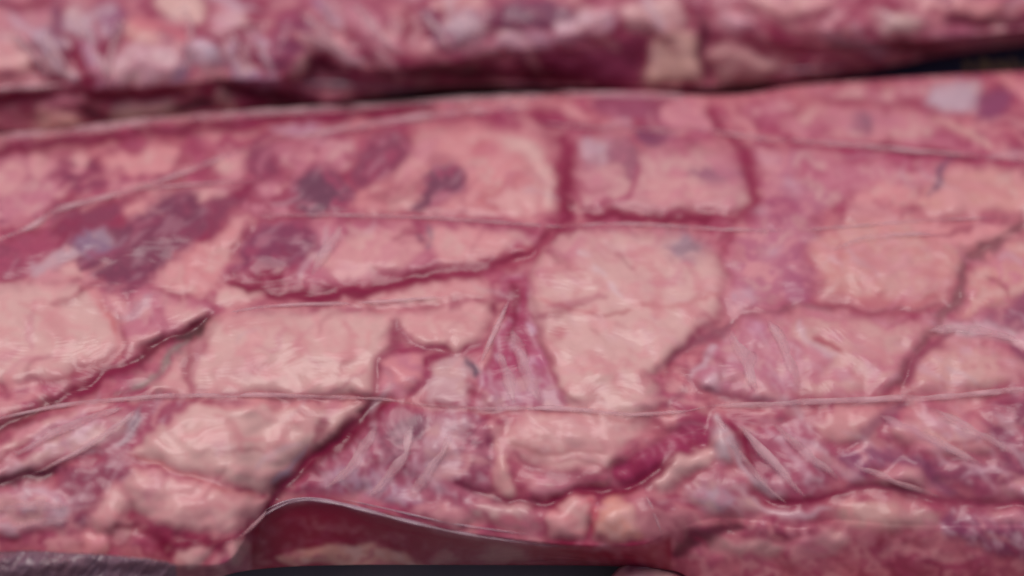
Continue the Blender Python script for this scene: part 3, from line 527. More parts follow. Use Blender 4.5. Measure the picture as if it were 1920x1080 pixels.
    B('film_web', (206, 162, 166), [(1760, 610), (1840, 596), (1930, 620), (1990, 640), (1960, 660), (1860, 640), (1780, 640)], h=3.5, w=16, c2=PINK, rim=.1, streak=(12, .7, 70, 9))
    S((132, 78, 82), [(1915, 425), (1860, 462), (1816, 488), (1806, 530), (1780, 575), (1740, 622), (1712, 668), (1692, 720)], w=12, a=.8, d=-4, ends=False)
    B(fl, (210, 144, 142), [(1382, 606), (1440, 592), (1520, 578), (1640, 588), (1738, 592), (1752, 612), (1712, 660), (1688, 715), (1630, 742), (1500, 748), (1390, 744), (1302, 726), (1332, 652)], h=6, w=50, c2=PINK, mott=.6, veins=.35, streak=(28, .5, 80, 14))
    B(fw, (190, 104, 128), [(1330, 650), (1380, 606), (1450, 598), (1500, 640), (1510, 700), (1480, 742), (1390, 742), (1304, 726)], h=5, w=30, c2=(204, 138, 144), mott=.7, rim=.1, a=.85, streak=(62, .9, 70, 12))
    S((210, 170, 176), [(1290, 712), (1316, 680), (1345, 640)], w=8, a=.75, d=1); B(None, (222, 178, 184), [(1308, 718), (1345, 690), (1364, 705), (1345, 738), (1318, 738)], h=6, w=16, rim=0, a=.8)  # white film highlights painted in pale pink
    B(None, (210, 150, 172), [(1400, 610), (1420, 598), (1440, 615), (1425, 635), (1402, 630)], h=6, w=16, rim=0, a=.75)
    S((168, 62, 76), [(1530, 632), (1556, 645), (1578, 658)], w=8, a=.85, d=-2); S((216, 176, 180), [(1500, 600), (1520, 640), (1570, 670)], w=8, a=.6, d=1)
    S((150, 80, 92), [(1362, 606), (1430, 586), (1520, 574), (1640, 582), (1770, 570)], w=5, a=.75, d=-1.8)
    S((138, 66, 84), [(1372, 604), (1330, 628), (1290, 650), (1250, 690)], w=11, a=.8, d=-3.5); B(jp, (150, 36, 68), [(1212, 700), (1232, 690), (1248, 704), (1240, 722), (1216, 722)], h=1, w=10, rim=.4, off=-1)
    S((138, 64, 84), [(1284, 730), (1258, 755), (1240, 770)], w=9, a=.6, d=-1.5)
    # ---- right lower
    B(fl, (212, 150, 144), [(1720, 680), (1760, 640), (1830, 640), (1900, 660), (1990, 700), (1900, 720), (1840, 735), (1760, 742), (1700, 742)], h=5.5, w=34, c2=PINK, mott=.4, streak=(25, .7, 70, 12))
    S((140, 50, 76), [(1700, 720), (1730, 665), (1790, 622)], w=8, a=.7, d=-2)
    S((128, 56, 84), [(1900, 650), (1930, 680), (1990, 700)], w=12, a=.7, d=-1.5)
    B(fl, (210, 138, 138), [(1520, 792), (1580, 764), (1640, 768), (1650, 800), (1600, 832), (1560, 830)], h=4, w=22, c2=FAT)
    B(fl, (210, 136, 138), [(1650, 808), (1700, 775), (1780, 762), (1850, 790), (1876, 838), (1850, 856), (1780, 858), (1700, 842)], h=5, w=34, c2=PINK, mott=.6, streak=(33, .9, 80, 11))
    B(lp, (146, 68, 92), [(1850, 780), (1880, 740), (1990, 720), (1990, 900), (1930, 930), (1860, 935), (1800, 910), (1740, 890), (1720, 862), (1800, 862), (1870, 852)], h=3.5, w=34, c2=(182, 104, 118), mott=.7, streak=(33, .9, 80, 11))
    B(fl, (206, 142, 142), [(1640, 895), (1665, 872), (1705, 868), (1735, 892), (1738, 915), (1680, 922), (1640, 915)], h=5, w=20)
    B(lp, (156, 80, 108), [(1582, 850), (1640, 840), (1690, 850), (1650, 875), (1600, 905), (1580, 890)], h=3, w=20, c2=PINK, mott=.6, streak=(30, .8, 60, 10))
    S((136, 66, 90), [(1700, 765), (1640, 790), (1590, 840)], w=10, a=.7, d=-2.5)
    S((128, 58, 90), [(1620, 845), (1700, 862), (1740, 890), (1790, 930)], w=9, a=.7, d=-2)
    B(fl, PINK, [(1860, 915), (1920, 890), (1990, 880), (1990, 935), (1900, 935)], h=4, w=16, c2=SILVER, mott=.6)
    S((144, 48, 74), [(1420, 925), (1470, 950), (1530, 938), (1600, 915), (1660, 916), (1740, 930), (1820, 952), (1900, 948), (1990, 950)], w=10, a=.9, d=-4, ends=False)
    S((206, 160, 166), [(1410, 930), (1450, 962), (1510, 965), (1560, 950)], w=8, a=.8, d=2)
    B(fl, (200, 142, 136), [(1568, 940), (1620, 928), (1690, 940), (1712, 985), (1670, 1010), (1600, 1000), (1562, 972)], h=5, w=26, c2=SALMON)
    B(fl, (190, 132, 130), [(1690, 955), (1740, 945), (1770, 970), (1740, 1000), (1700, 995)], h=4, w=18)
    B(jp, (140, 34, 58), [(1620, 1000), (1655, 990), (1680, 1008), (1650, 1026), (1620, 1020)], h=1.5, w=12, rim=.3)
    B(lp, (140, 62, 92), [(1770, 965), (1850, 965), (1990, 960), (1990, 1040), (1880, 1035), (1800, 1010)], h=4, w=26, c2=(176, 110, 128), mott=.6, streak=(38, 1.2, 70, 10))
    B(fl, (198, 132, 136), [(1850, 958), (1900, 955), (1930, 975), (1880, 980)], h=3.5, w=12)
    B(jp, (118, 30, 56), [(1410, 985), (1470, 988), (1540, 975), (1555, 985), (1500, 1008), (1420, 1010)], h=1, w=12, rim=.2)
    B(fl, (190, 128, 130), [(1490, 1010), (1560, 990), (1600, 1005), (1590, 1035), (1520, 1045)], h=4, w=18)
    B(fl, (186, 128, 128), [(1360, 1010), (1420, 1010), (1470, 1020), (1440, 1045), (1370, 1045)], h=3.5, w=16, c2=BROWN)
    S((84, 10, 36), [(1265, 1045), (1300, 1015), (1350, 990), (1400, 985)], w=14, a=.9, d=-3)
    # ---- right upper band, behind the right film fold
    B(fl, (204, 130, 134), [(1470, 232), (1500, 205), (1560, 195), (1650, 205), (1720, 205), (1760, 235), (1750, 270), (1640, 268), (1540, 258), (1480, 255)], h=4, w=24, c2=PINK, mott=.5, veins=.35)
    for (x, y, rx, ry, c) in [(1542, 240, 20, 12, ROSE), (1615, 232, 24, 14, (142, 84, 104)), (1632, 248, 10, 7, (134, 76, 98)), (1665, 228, 10, 8, (150, 84, 104))]:
        B(lp if rx > 18 else None, c, [(x + rx * math.cos(q), y + ry * math.sin(q)) for q in np.arange(0, 6.2, .9)], h=3.4, w=20, rim=0, a=.8, soft=6)
    B(fl, PINK, [(1400, 190), (1470, 180), (1490, 200), (1460, 230), (1400, 225)], h=2.5, w=18, c2=ROSE, mott=.7)
    B(fl, (206, 140, 144), [(1500, 168), (1600, 158), (1720, 152), (1760, 175), (1700, 190), (1560, 188)], h=3, w=16, c2=ROSE, mott=.6)
    B(ps, (190, 158, 168), [(1738, 180), (1790, 158), (1838, 158), (1830, 190), (1790, 206), (1750, 200)], h=3.2, w=16, c2=SILVER, rim=0)
    B(lp, (146, 66, 98), [(1835, 185), (1860, 170), (1890, 176), (1892, 208), (1865, 222), (1838, 214)], h=3, w=14, c2=PLUM)
    S((158, 70, 86), [(1500, 190), (1600, 188), (1700, 192), (1780, 208), (1840, 222)], w=6, a=.7, d=-1.4)
    S((216, 160, 150), [(1745, 222), (1780, 235), (1805, 245), (1835, 262), (1850, 282)], w=8, a=.85, d=1.8)
    S((216, 160, 150), [(1805, 245), (1830, 240)], w=7, a=.8, d=1.5)
    B(lp, ROSE, [(1740, 255), (1790, 255), (1815, 275), (1760, 278)], h=2, w=12)
    B(lp, (164, 60, 86), [(1880, 230), (1930, 220), (1990, 230), (1990, 280), (1900, 275)], h=3, w=18, c2=LEAN)
    B(fl, SALMON, [(1880, 150), (1930, 140), (1990, 140), (1990, 200), (1910, 190)], h=3, w=16)
    # ---- juice lines under the film folds and along the back seam
    S((120, 20, 54), [(-60, 284), (0, 277), (100, 267), (200, 260), (320, 244), (440, 231), (540, 221), (640, 213), (800, 200)], w=12, a=.95, d=-4, ends=False)
    S((150, 40, 76), [(430, 245), (500, 225), (640, 214)], w=6, a=.7, d=-.5)
    B(fw, (186, 124, 146), [(500, 246), (540, 232), (600, 230), (650, 226), (600, 248), (540, 256)], h=2, w=10, c2=SILVER, rim=.2, streak=(-8, .8, 40, 6))
    S((150, 48, 80), [(560, 262), (700, 242), (800, 224), (920, 214), (1000, 216), (1060, 236), (1200, 245), (1320, 240)], w=6, a=.7, d=-2)
    S((160, 48, 80), [(1430, 264), (1560, 274), (1700, 284), (1800, 296), (1990, 312)], w=7, a=.8, d=-2.5, ends=False)
    S((170, 84, 102), [(470, 402), (640, 406), (830, 413), (1000, 426), (1100, 426)], w=4, a=.6, d=-1.2)
    S((176, 96, 100), [(0, 792), (130, 762), (260, 750), (400, 744), (700, 752), (900, 772), (1040, 772), (1200, 782), (1330, 766)], w=4.5, a=.55, d=-1.3)
    S((176, 92, 100), [(1330, 764), (1500, 754), (1700, 750), (1900, 736), (1990, 730)], w=4.5, a=.5, d=-1.2)
    S((150, 60, 76), [(0, 465), (70, 432), (140, 396), (250, 366), (370, 322)], w=6, a=.6, d=-1.6)
    S((170, 90, 104), [(235, 360), (350, 352), (500, 340)], w=3.5, a=.6, d=-1)
    # ---- marbling: thin strands of fat and of red running through everything
    rm = np.random.default_rng(3)
    for k in range(330):
        x, y = rm.uniform(-60, 1980), rm.uniform(215, 1030)
        an = math.radians((-38 if x < 900 else 28) + rm.normal() * 28); L = rm.uniform(16, 60); b = rm.normal() * .35
        q = [(x + L * t * math.cos(an + b * t), y + L * t * math.sin(an + b * t) * .8) for t in (-1, -.3, .4, 1)]
        c = [FAT, FAT, PINK, JUICE, ROSE, SILVER, SALMON][rm.integers(0, 7)]
        S(c, q, w=rm.uniform(2.5, 8), a=rm.uniform(.2, .55), d=rm.uniform(-.8, .8))
    for q, w in [([(560, 885), (610, 850), (670, 805), (725, 760)], 9), ([(440, 535), (520, 552), (600, 556), (700, 542), (820, 520)], 8), ([(1062, 300), (1066, 360), (1064, 410)], 7), ([(1090, 404), (1200, 410), (1330, 414)], 7), ([(1010, 942), (1080, 920), (1180, 914), (1260, 872)], 8), ([(120, 740), (190, 712), (260, 672)], 9), ([(1440, 940), (1500, 942), (1580, 922)], 7), ([(1620, 274), (1720, 284), (1830, 298)], 6), ([(960, 535), (970, 575), (955, 640)], 9), ([(300, 1010), (380, 1022), (440, 1008)], 9), ([(1360, 795), (1390, 825), (1412, 870)], 7)]:
        S((128, 6, 50), q, w=w, a=.75, d=-.4)
    # ---- sharp closing edges of the lumps and pink swirls in the fat
    for c, q, w, d in [((142, 56, 76), [(744, 602), (738, 640), (714, 690), (696, 742)], 7, -3.2), ((150, 64, 84), [(735, 604), (760, 634), (800, 654), (850, 664), (890, 650), (918, 622), (936, 580)], 6, -2.6), ((168, 84, 96), [(1000, 595), (1014, 640), (1036, 682), (1052, 722), (1082, 762)], 6, -1.8),  # first entry: edge shadow of the cream slab painted as a dark line
                       ((150, 60, 82), [(1352, 592), (1322, 614), (1282, 652), (1242, 684)], 8, -2.5), ((168, 84, 92), [(222, 600), (236, 642), (216, 670), (178, 690), (128, 708), (70, 720)], 7, -1.6), ((160, 74, 88), [(352, 740), (350, 690), (362, 630)], 6, -1.4),
                       ((150, 62, 84), [(960, 845), (985, 874), (1040, 886), (1104, 898), (1146, 878)], 7, -2.4), ((158, 60, 78), [(1510, 560), (1600, 582), (1690, 586), (1770, 574)], 6, -1.6), ((132, 50, 76), [(1300, 728), (1390, 748), (1500, 752)], 6, -1.6), ((140, 44, 70), [(1016, 1012), (1060, 1010), (1112, 1004), (1160, 1024), (1204, 1012)], 7, -2)]:
        S(c, q, w=w, a=.6, d=d * .3)
    for q, w in [([(1020, 520), (1060, 500), (1090, 520), (1080, 550)], 12), ([(1180, 470), (1220, 500), (1240, 550), (1230, 600)], 14), ([(1290, 490), (1310, 540), (1290, 600)], 12), ([(1100, 660), (1150, 690), (1170, 740)], 11), ([(1090, 720), (1120, 750)], 10), ([(420, 620), (470, 605), (540, 612), (570, 640), (540, 690)], 12), ([(640, 600), (660, 650), (640, 710)], 11), ([(400, 780), (440, 800), (450, 850)], 12), ([(560, 770), (540, 810), (500, 850)], 13), ([(330, 930), (370, 950), (430, 945)], 12), ([(30, 570), (90, 590), (120, 640), (90, 680)], 13), ([(1560, 610), (1620, 640), (1660, 690)], 13), ([(1600, 460), (1630, 500), (1620, 550)], 13), ([(1740, 440), (1760, 490), (1740, 540)], 14), ([(1790, 350), (1850, 350), (1900, 375)], 12), ([(820, 590), (860, 600), (880, 620)], 9)]:
        S((206, 126, 130), q, w=w, a=.5, d=-.5)
    for q in ([(640, 915), (665, 880), (690, 850)], [(690, 930), (720, 890), (735, 850)], [(745, 930), (775, 890), (790, 850)], [(600, 912), (625, 890)], [(780, 860), (810, 900), (850, 935)], [(830, 800), (850, 840), (845, 880)], [(965, 650), (985, 690), (990, 730)], [(940, 690), (965, 720), (975, 755)], [(1480, 810), (1520, 850), (1545, 890)], [(1440, 800), (1490, 860), (1520, 910)], [(1660, 790), (1720, 810), (1790, 850)], [(1720, 780), (1790, 800), (1840, 830)], [(1800, 900), (1850, 880), (1900, 890)], [(60, 930), (110, 925), (125, 950)], [(70, 965), (115, 960)], [(50, 840), (110, 800), (160, 775)], [(90, 850), (150, 810), (190, 785)]):
        S((214, 166, 176), q, w=rm.uniform(6, 11), a=.4, d=.7)  # silvery sheen streaks of the film, painted on
    # ---- front recess under the film edge
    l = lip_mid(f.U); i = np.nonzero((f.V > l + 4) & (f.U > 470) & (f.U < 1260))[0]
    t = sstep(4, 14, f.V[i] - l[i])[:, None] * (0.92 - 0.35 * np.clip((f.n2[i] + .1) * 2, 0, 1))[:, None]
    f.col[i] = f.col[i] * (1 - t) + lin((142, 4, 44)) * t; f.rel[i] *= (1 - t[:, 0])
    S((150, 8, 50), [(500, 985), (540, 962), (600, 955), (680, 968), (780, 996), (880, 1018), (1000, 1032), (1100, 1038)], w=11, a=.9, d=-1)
    B(fl, (206, 138, 124), [(520, 1050), (560, 1030), (640, 1016), (720, 1024), (790, 1046), (800, 1062), (640, 1064)], h=2, w=16, c2=ROSE, soft=5)
    B(fl, (176, 110, 108), [(880, 1040), (930, 1022), (985, 1032), (990, 1054), (900, 1056)], h=2.5, w=12, c2=JUICE, mott=.7)
    B(fl, (176, 110, 108), [(810, 1040), (845, 1030), (870, 1045), (850, 1058), (815, 1056)], h=2.5, w=10, c2=JUICE, mott=.7)
root_mid = new_thing('vacuum_pack', 'middle vacuum-packed slab of meat, the widest, with big cream fat lumps under thin film creases', 'packed meat', (0, 0, 0), 'vacuum-packed cuts of meat laid side by side')
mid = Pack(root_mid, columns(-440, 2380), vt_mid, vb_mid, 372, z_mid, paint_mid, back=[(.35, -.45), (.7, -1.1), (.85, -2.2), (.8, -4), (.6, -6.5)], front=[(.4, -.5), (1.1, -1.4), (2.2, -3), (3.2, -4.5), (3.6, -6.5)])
def fold(pts, wd=1.6, h=1.3, mat=None, nm='film_crease', lift=.5, **k): return ribbon(nm, mid, pts, wd * (0.8 if nm == 'film_edge' else 2.5), h * 0.3, root_mid, mat or M_FILM, lift * .4, **k)
fold([(-60, 470), (0, 447), (62, 424), (90, 400), (150, 380), (260, 352), (375, 312), (430, 290), (480, 274)], 3.2, 1.6)
fold([(240, 357), (350, 347), (500, 336)], 1.4, .9)
fold([(490, 406), (640, 403), (830, 410), (1000, 422), (1062, 426)], 1.6, 1.1)
fold([(1062, 426), (1120, 420), (1200, 420), (1300, 427), (1400, 432), (1480, 432)], 2.0, 1.2)
fold([(1500, 432), (1600, 424), (1760, 412), (1900, 408)], 1.3, .8)
fold([(400, 592), (500, 574), (640, 569), (780, 561), (840, 556)], 1.7, 1.0)
fold([(-60, 800), (0, 784), (130, 757), (260, 745), (400, 740), (560, 742), (700, 747), (780, 757)], 2.0, 1.1)
fold([(760, 756), (900, 766), (1040, 764), (1150, 774), (1240, 776), (1330, 762)], 2.0, 1.0)
fold([(1330, 762), (1420, 756), (1560, 748), (1720, 745), (1880, 732), (1990, 722)], 3.2, 1.1)
fold([(1290, 238), (1400, 257), (1500, 265), (1600, 272), (1750, 286), (1920, 300), (2000, 306)], 3.6, 1.8)
fold([(1000, 228), (1080, 238), (1200, 244), (1300, 242)], 1.4, .8)
fold([(500, 262), (640, 243), (760, 222), (880, 208), (960, 202), (1000, 196)], 4.6, 4.0, nm='film_seam')
fold([(-60, 262), (0, 256), (150, 244), (300, 224), (480, 212), (640, 204), (800, 192), (1000, 182), (1120, 177), (1280, 182)], 4.6, 5, nm='film_seam', taper=False, jag=.6)
fold([(480, 978), (520, 950), (570, 934), (640, 945), (760, 976), (860, 999), (1000, 1019), (1090, 1030)], 5.0, 2.0, mat=M_FILM_EDGE, nm='film_edge', lift=.8)
fold([(500, 958), (540, 938), (600, 935)], 2.0, 1.2, mat=M_FILM_EDGE, nm='film_edge', lift=2.0)
fold([(640, 935), (760, 962), (860, 985), (1000, 1004)], 1.8, 1.0, mat=M_FILM_EDGE, nm='film_edge')
fold([(954, 562), (936, 600), (915, 645), (900, 682)], 1.4, 1.0)
fold([(1340, 772), (1366, 822), (1400, 868), (1436, 912), (1474, 944)], 2.0, 1.6)
fold([(420, 1020), (470, 990), (500, 955)], 1.6, 1.0)
fold([(1240, 1000), (1225, 960), (1210, 930)], 1.0, .7)
# long soft tension folds of the film
for q, wd in [([(20, 860), (90, 815), (170, 780), (235, 765)], 3.2), ([(60, 890), (140, 848), (215, 800), (252, 770)], 2.4), ([(0, 955), (60, 940), (125, 950)], 4), ([(20, 990), (80, 972), (130, 975)], 3.2), ([(610, 915), (660, 868), (705, 800)], 3.2), ([(690, 930), (735, 880), (770, 800)], 3.6), ([(770, 935), (800, 880), (850, 800)], 3.2), ([(960, 620), (985, 690), (1010, 750)], 3),
              ([(935, 660), (955, 710), (965, 755)], 2.6), ([(1390, 800), (1450, 860), (1510, 930)], 3.6), ([(1450, 795), (1520, 850), (1575, 900)], 3.6), ([(1370, 620), (1400, 670), (1420, 735)], 3.6), ([(1440, 600), (1480, 660), (1500, 730)], 3), ([(1650, 780), (1740, 815), (1840, 870)], 3.6), ([(1740, 765), (1820, 800), (1900, 850)], 3.6), ([(1600, 870), (1680, 900), (1760, 930)], 3), ([(1740, 620), (1820, 612), (1910, 640)], 4),
              ([(570, 530), (610, 470), (640, 425)], 3), ([(1560, 470), (1640, 440), (1760, 440)], 2.6)]:
    fold(q, wd * 1.1, 1.4, nm='film_wrinkle')
# ------------------------------------------------------------------ the pack behind
vt_bk = curve([(-500, -330), (960, -330), (2460, -330)])
vb_bk = curve([(-500, 275), (0, 250), (150, 246), (300, 232), (440, 212), (520, 200), (640, 192), (760, 172), (900, 160), (1000, 162), (1200, 168), (1340, 164), (1500, 150), (1640, 130), (1760, 106), (1920, 84), (2200, 60), (2460, 40)])
lip_bk = curve([(-500, 190), (0, 172), (150, 172), (300, 162), (420, 150), (520, 148), (600, 120), (700, 130), (800, 128), (940, 95), (1080, 92), (1220, 70), (1320, 70), (1440, 80), (1560, 85), (1680, 78), (1800, 70), (1920, 56), (2200, 40), (2460, 20)])
def z_bk(U, V):
    a = vt_bk(U); l = lip_bk(U); b = vb_bk(U); s = (V - a) / (l - a)
    z = 0.088 - 0.02 * np.clip((0.3 - s) / 0.3, 0, 1) ** 2 - 0.016 * np.clip((s - 0.70) / 0.30, 0, 1) ** 2
    return z - 0.022 * np.clip((V - l) / (b - l), 0, 1) ** 0.9
def paint_back(f):
    B, S = f.blob, f.line; fl, lp, jp, ps, fw = 'fat_lump', 'lean_patch', 'juice_pocket', 'painted_sheen', 'film_web'  # silvery patches here are sky gloss on the film, painted into the colour
    f.base((196, 112, 124), (166, 70, 96), (120, 44, 72))
    rr = np.random.default_rng(5)
    for k in range(46):
        x, y = rr.uniform(-430, 2380), rr.uniform(-310, -40); rx, ry = rr.uniform(35, 80), rr.uniform(22, 45)
        c = [FAT, PINK, CREAM, LEAN, SALMON, SILVER][rr.integers(0, 6)]
        B(lp if c == LEAN else fl, c, [(x + rx * math.cos(q) * (1 + .2 * math.sin(2 * q + x)), y + ry * math.sin(q)) for q in np.arange(0, 6.2, .8)], h=4.5, w=24)
    for (x, y, rx, ry, c) in [(-120, 60, 90, 60, FAT), (-260, 120, 70, 50, LEAN), (2040, 20, 80, 40, FAT), (2200, 0, 70, 40, PINK)]:
        B(fl, c, [(x + rx * math.cos(q), y + ry * math.sin(q)) for q in np.arange(0, 6.2, .8)], h=4.5, w=24)
    B(fl, (190, 110, 126), [(-60, 0), (40, 10), (100, 10), (110, 50), (60, 90), (-60, 90)], h=4, w=24, c2=FAT)
    S((140, 40, 64), [(-20, 14), (30, 10), (100, 8)], w=8, a=.8, d=-2)
    B(fl, SALMON, [(-60, 80), (0, 75), (60, 100), (70, 140), (0, 150), (-60, 150)], h=4, w=20, c2=LEAN, mott=.5)
    B(ps, (194, 160, 170), [(118, 22), (140, 12), (165, 50), (180, 75), (172, 88), (150, 66), (128, 50)], h=5, w=12, c2=SILVER, rim=.1)
    B(ps, (186, 148, 162), [(70, 62), (92, 55), (110, 100), (140, 145), (120, 150), (92, 118)], h=5, w=12, c2=SILVER, rim=.1)
    S((122, 56, 86), [(105, 10), (110, 60), (128, 110)], w=9, a=.8, d=-2)
    S(JUICE, [(120, 70), (135, 110), (165, 155), (185, 178)], w=11, a=.9, d=-3); S((122, 26, 56), [(55, 118), (90, 140), (125, 155)], w=11, a=.9, d=-3)
    B(ps, (186, 128, 152), [(150, 80), (180, 95), (205, 135), (205, 172), (180, 150)], h=4.5, w=14, c2=PINK, mott=.6)
    B(lp, (150, 72, 110), [(185, 20), (225, 10), (230, 50), (205, 70), (190, 50)], h=4, w=16, c2=SILVER, mott=.5)
    S((140, 52, 76), [(222, 60), (210, 95), (205, 120)], w=8, a=.8, d=-2)
    B(fl, (216, 148, 140), [(228, 60), (245, 35), (275, 30), (300, 55), (300, 80), (255, 82)], h=5, w=20, c2=SALMON)
    B(fl, (212, 160, 166), [(205, 150), (222, 90), (270, 75), (320, 90), (350, 118), (320, 150), (260, 165), (220, 170)], h=5.5, w=30, c2=PINK, mott=.4)
    B(fl, (218, 168, 158), [(288, 0), (300, -30), (360, -35), (385, 0), (378, 40), (345, 50), (308, 38)], h=6, w=28, c2=CREAM)
    S((206, 110, 120), [(250, 25), (285, 45), (330, 62), (380, 66)], w=11, a=.7, d=-1)
    B(fl, (214, 160, 166), [(390, 30), (430, 10), (470, 15), (480, 50), (440, 58), (400, 55)], h=5, w=20, c2=PINK)
    B(ps, (208, 176, 188), [(365, 95), (378, 72), (405, 78), (420, 105), (400, 120), (372, 115)], h=6, w=16, c2=FAT, rim=0)
    S((150, 116, 138), [(358, 85), (352, 115), (320, 150)], w=9, a=.8, d=-1)
    B(lp, (146, 68, 96), [(508, 60), (540, 35), (575, 40), (585, 80), (560, 125), (520, 128), (505, 95)], h=4, w=20, c2=ROSE)
    B(ps, (178, 140, 164), [(440, 130), (430, 85), (450, 95), (480, 140), (500, 165), (470, 165)], h=4, w=14, c2=ROSE, mott=.6)
    S((190, 150, 172), [(470, 60), (490, 90), (505, 130), (520, 160)], w=8, a=.7, d=1.2); S((136, 56, 84), [(462, 75), (480, 110), (505, 155)], w=6, a=.7, d=-1.5)
    S((214, 166, 168), [(566, 66), (600, 78), (640, 95), (668, 120)], w=11, a=.9, d=2.5)
    B(fl, (210, 156, 148), [(540, 145), (552, 110), (572, 95), (580, 110), (562, 148)], h=4.5, w=14)
    B(jp, (96, 18, 44), [(572, 118), (600, 100), (635, 120), (650, 150), (640, 168), (600, 160), (572, 150)], h=1, w=14, off=-3, rim=.2)
    S((206, 154, 160), [(640, 92), (660, 108), (685, 118)], w=9, a=.8, d=1.5); S((204, 138, 144), [(700, 90), (725, 115), (755, 148)], w=8, a=.85, d=2)
    S((130, 36, 64), [(680, 95), (705, 125), (730, 150)], w=8, a=.8, d=-2.5); S((140, 50, 76), [(655, 65), (690, 90), (712, 105)], w=7, a=.7, d=-1.5)
    B(fl, (206, 132, 144), [(640, 0), (690, 10), (740, 60), (760, 110), (720, 100), (680, 70), (645, 40)], h=5, w=24, c2=PINK, mott=.5)
    S((160, 130, 162), [(590, 0), (610, 25), (640, 50)], w=9, a=.6, d=1)
    B(lp, (130, 68, 98), [(790, 30), (815, 25), (850, 62), (850, 88), (815, 80)], h=3, w=16)
    B(ps, (196, 160, 170), [(830, 40), (870, 25), (910, 35), (905, 70), (860, 90), (845, 60)], h=4.5, w=18, c2=SILVER, rim=0)
    B(fl, FAT, [(800, 0), (850, -20), (910, -10), (905, 20), (850, 28), (810, 20)], h=5, w=20)
    B(lp, (130, 70, 94), [(920, 30), (960, 5), (1030, 5), (1080, 25), (1060, 55), (980, 60), (930, 60)], h=4, w=24, c2=LEAN)
    S((98, 48, 76), [(950, 5), (980, 25), (1020, 45)], w=5, a=.7, d=-1.5)
    B(fl, (210, 150, 158), [(870, 90), (905, 70), (935, 85), (930, 110), (890, 108)], h=4.5, w=14)
    B(ps, (196, 146, 162), [(930, 65), (990, 58), (1040, 75), (1000, 95), (945, 90)], h=4, w=14, c2=PINK, mott=.5)
    B(fl, (206, 156, 168), [(1040, 60), (1080, 30), (1150, 15), (1160, 50), (1110, 75), (1060, 88)], h=5, w=20, c2=PINK, mott=.6)
    B(fl, (214, 154, 154), [(1165, 20), (1220, -10), (1285, 0), (1290, 50), (1240, 62), (1180, 65)], h=5.5, w=26, c2=FAT)
    B(lp, (128, 38, 66), [(960, 110), (1020, 95), (1100, 100), (1160, 80), (1216, 74), (1216, 150), (1120, 152), (1000, 135)], h=3.5, w=20, c2=(112, 30, 60), mott=.5)
    B(fl, (208, 158, 142), [(1216, 95), (1225, 68), (1268, 56), (1310, 62), (1312, 150), (1262, 160), (1210, 154)], h=6, w=20, c2=CREAM, mott=.3)
    S((96, 20, 46), [(1322, 40), (1320, 90), (1324, 155)], w=9, a=.9, d=-4)
    B(fl, (186, 128, 126), [(1332, 95), (1370, 75), (1430, 95), (1470, 120), (1450, 150), (1380, 160), (1335, 155)], h=4.5, w=20, c2=(150, 70, 80), mott=.5)
    B(fl, (218, 160, 172), [(1340, 40), (1370, 32), (1410, 45), (1400, 58), (1355, 56)], h=4, w=12, rim=.2)
    B(fl, FAT, [(1400, -10), (1470, -30), (1560, -20), (1570, 10), (1500, 35), (1430, 30)], h=6, w=26)
    S((150, 50, 76), [(1380, 15), (1430, 42), (1480, 65), (1540, 85)], w=9, a=.8, d=-2.5)
    B(fl, (196, 106, 122), [(1560, 20), (1610, 10), (1640, 50), (1600, 75), (1545, 62)], h=5, w=20, c2=ROSE)
    B(fl, (216, 172, 164), [(1645, 50), (1665, 20), (1710, 18), (1735, 45), (1715, 68), (1665, 72)], h=5.5, w=20, c2=SILVER)
    B(fl, SALMON, [(1740, 10), (1800, -10), (1870, 0), (1930, 10), (1900, 32), (1800, 32)], h=5, w=20, c2=FAT)
    S((104, 28, 54), [(1770, 36), (1830, 44), (1900, 44), (1990, 40)], w=8, a=.9, d=-3.5)
    B(fl, (186, 116, 134), [(1720, 60), (1800, 52), (1900, 58), (1990, 52), (1990, 64), (1850, 76), (1760, 78)], h=3, w=12, c2=ROSE)
    S((150, 40, 70), [(1440, 60), (1480, 92), (1540, 105)], w=12, a=.8, d=-2)
    S((112, 18, 46), [(1560, 80), (1660, 88), (1760, 90)], w=10, a=.9, d=-3)
    rb = np.random.default_rng(14)
    for k in range(48):
        x, y = rb.uniform(-60, 1980), rb.uniform(-60, 110); an = math.radians(rb.choice([55, -40, 20]) + rb.normal() * 20); L = rb.uniform(24, 75); b = rb.normal() * .4
        S([FAT, CREAM, SILVER, (206, 170, 178), JUICE, LEAN, ROSE][rb.integers(0, 7)], [(x + L * t * math.cos(an + b * t), y + L * t * math.sin(an + b * t)) for t in (-1, -.3, .4, 1)], w=rb.uniform(7, 14), a=rb.uniform(.3, .65), d=rb.uniform(-2, 2))  # fat and red strands, with pale film sheens painted among them
    # lower left: what shows under the film fold
    S((120, 22, 52), [(-60, 190), (40, 185), (110, 178), (230, 182), (300, 175), (350, 168)], w=12, a=.9, d=-4)
    B(fl, (220, 164, 150), [(55, 240), (66, 205), (95, 196), (135, 206), (165, 240), (110, 248)], h=4.5, w=18, c2=FAT)
    B(fl, (196, 116, 128), [(80, 190), (130, 178), (165, 188), (160, 202), (110, 200)], h=3.5, w=12)
    B('film_web', (186, 146, 136), [(200, 206), (250, 190), (330, 188), (330, 215), (260, 234), (215, 236)], h=2.5, w=16, c2=BROWN, rim=0)
    B(fl, (212, 168, 156), [(395, 170), (420, 160), (440, 190), (445, 210), (425, 212), (405, 195)], h=4, w=14, c2=BROWN)
    S((78, 12, 36), [(150, 205), (180, 222), (215, 235)], w=10, a=.9, d=-3); S((64, 20, 36), [(330, 208), (370, 200), (400, 200)], w=9, a=.9, d=-3)
    S((96, 14, 44), [(400, 150), (450, 165), (520, 185), (600, 190)], w=12, a=.9, d=-4)
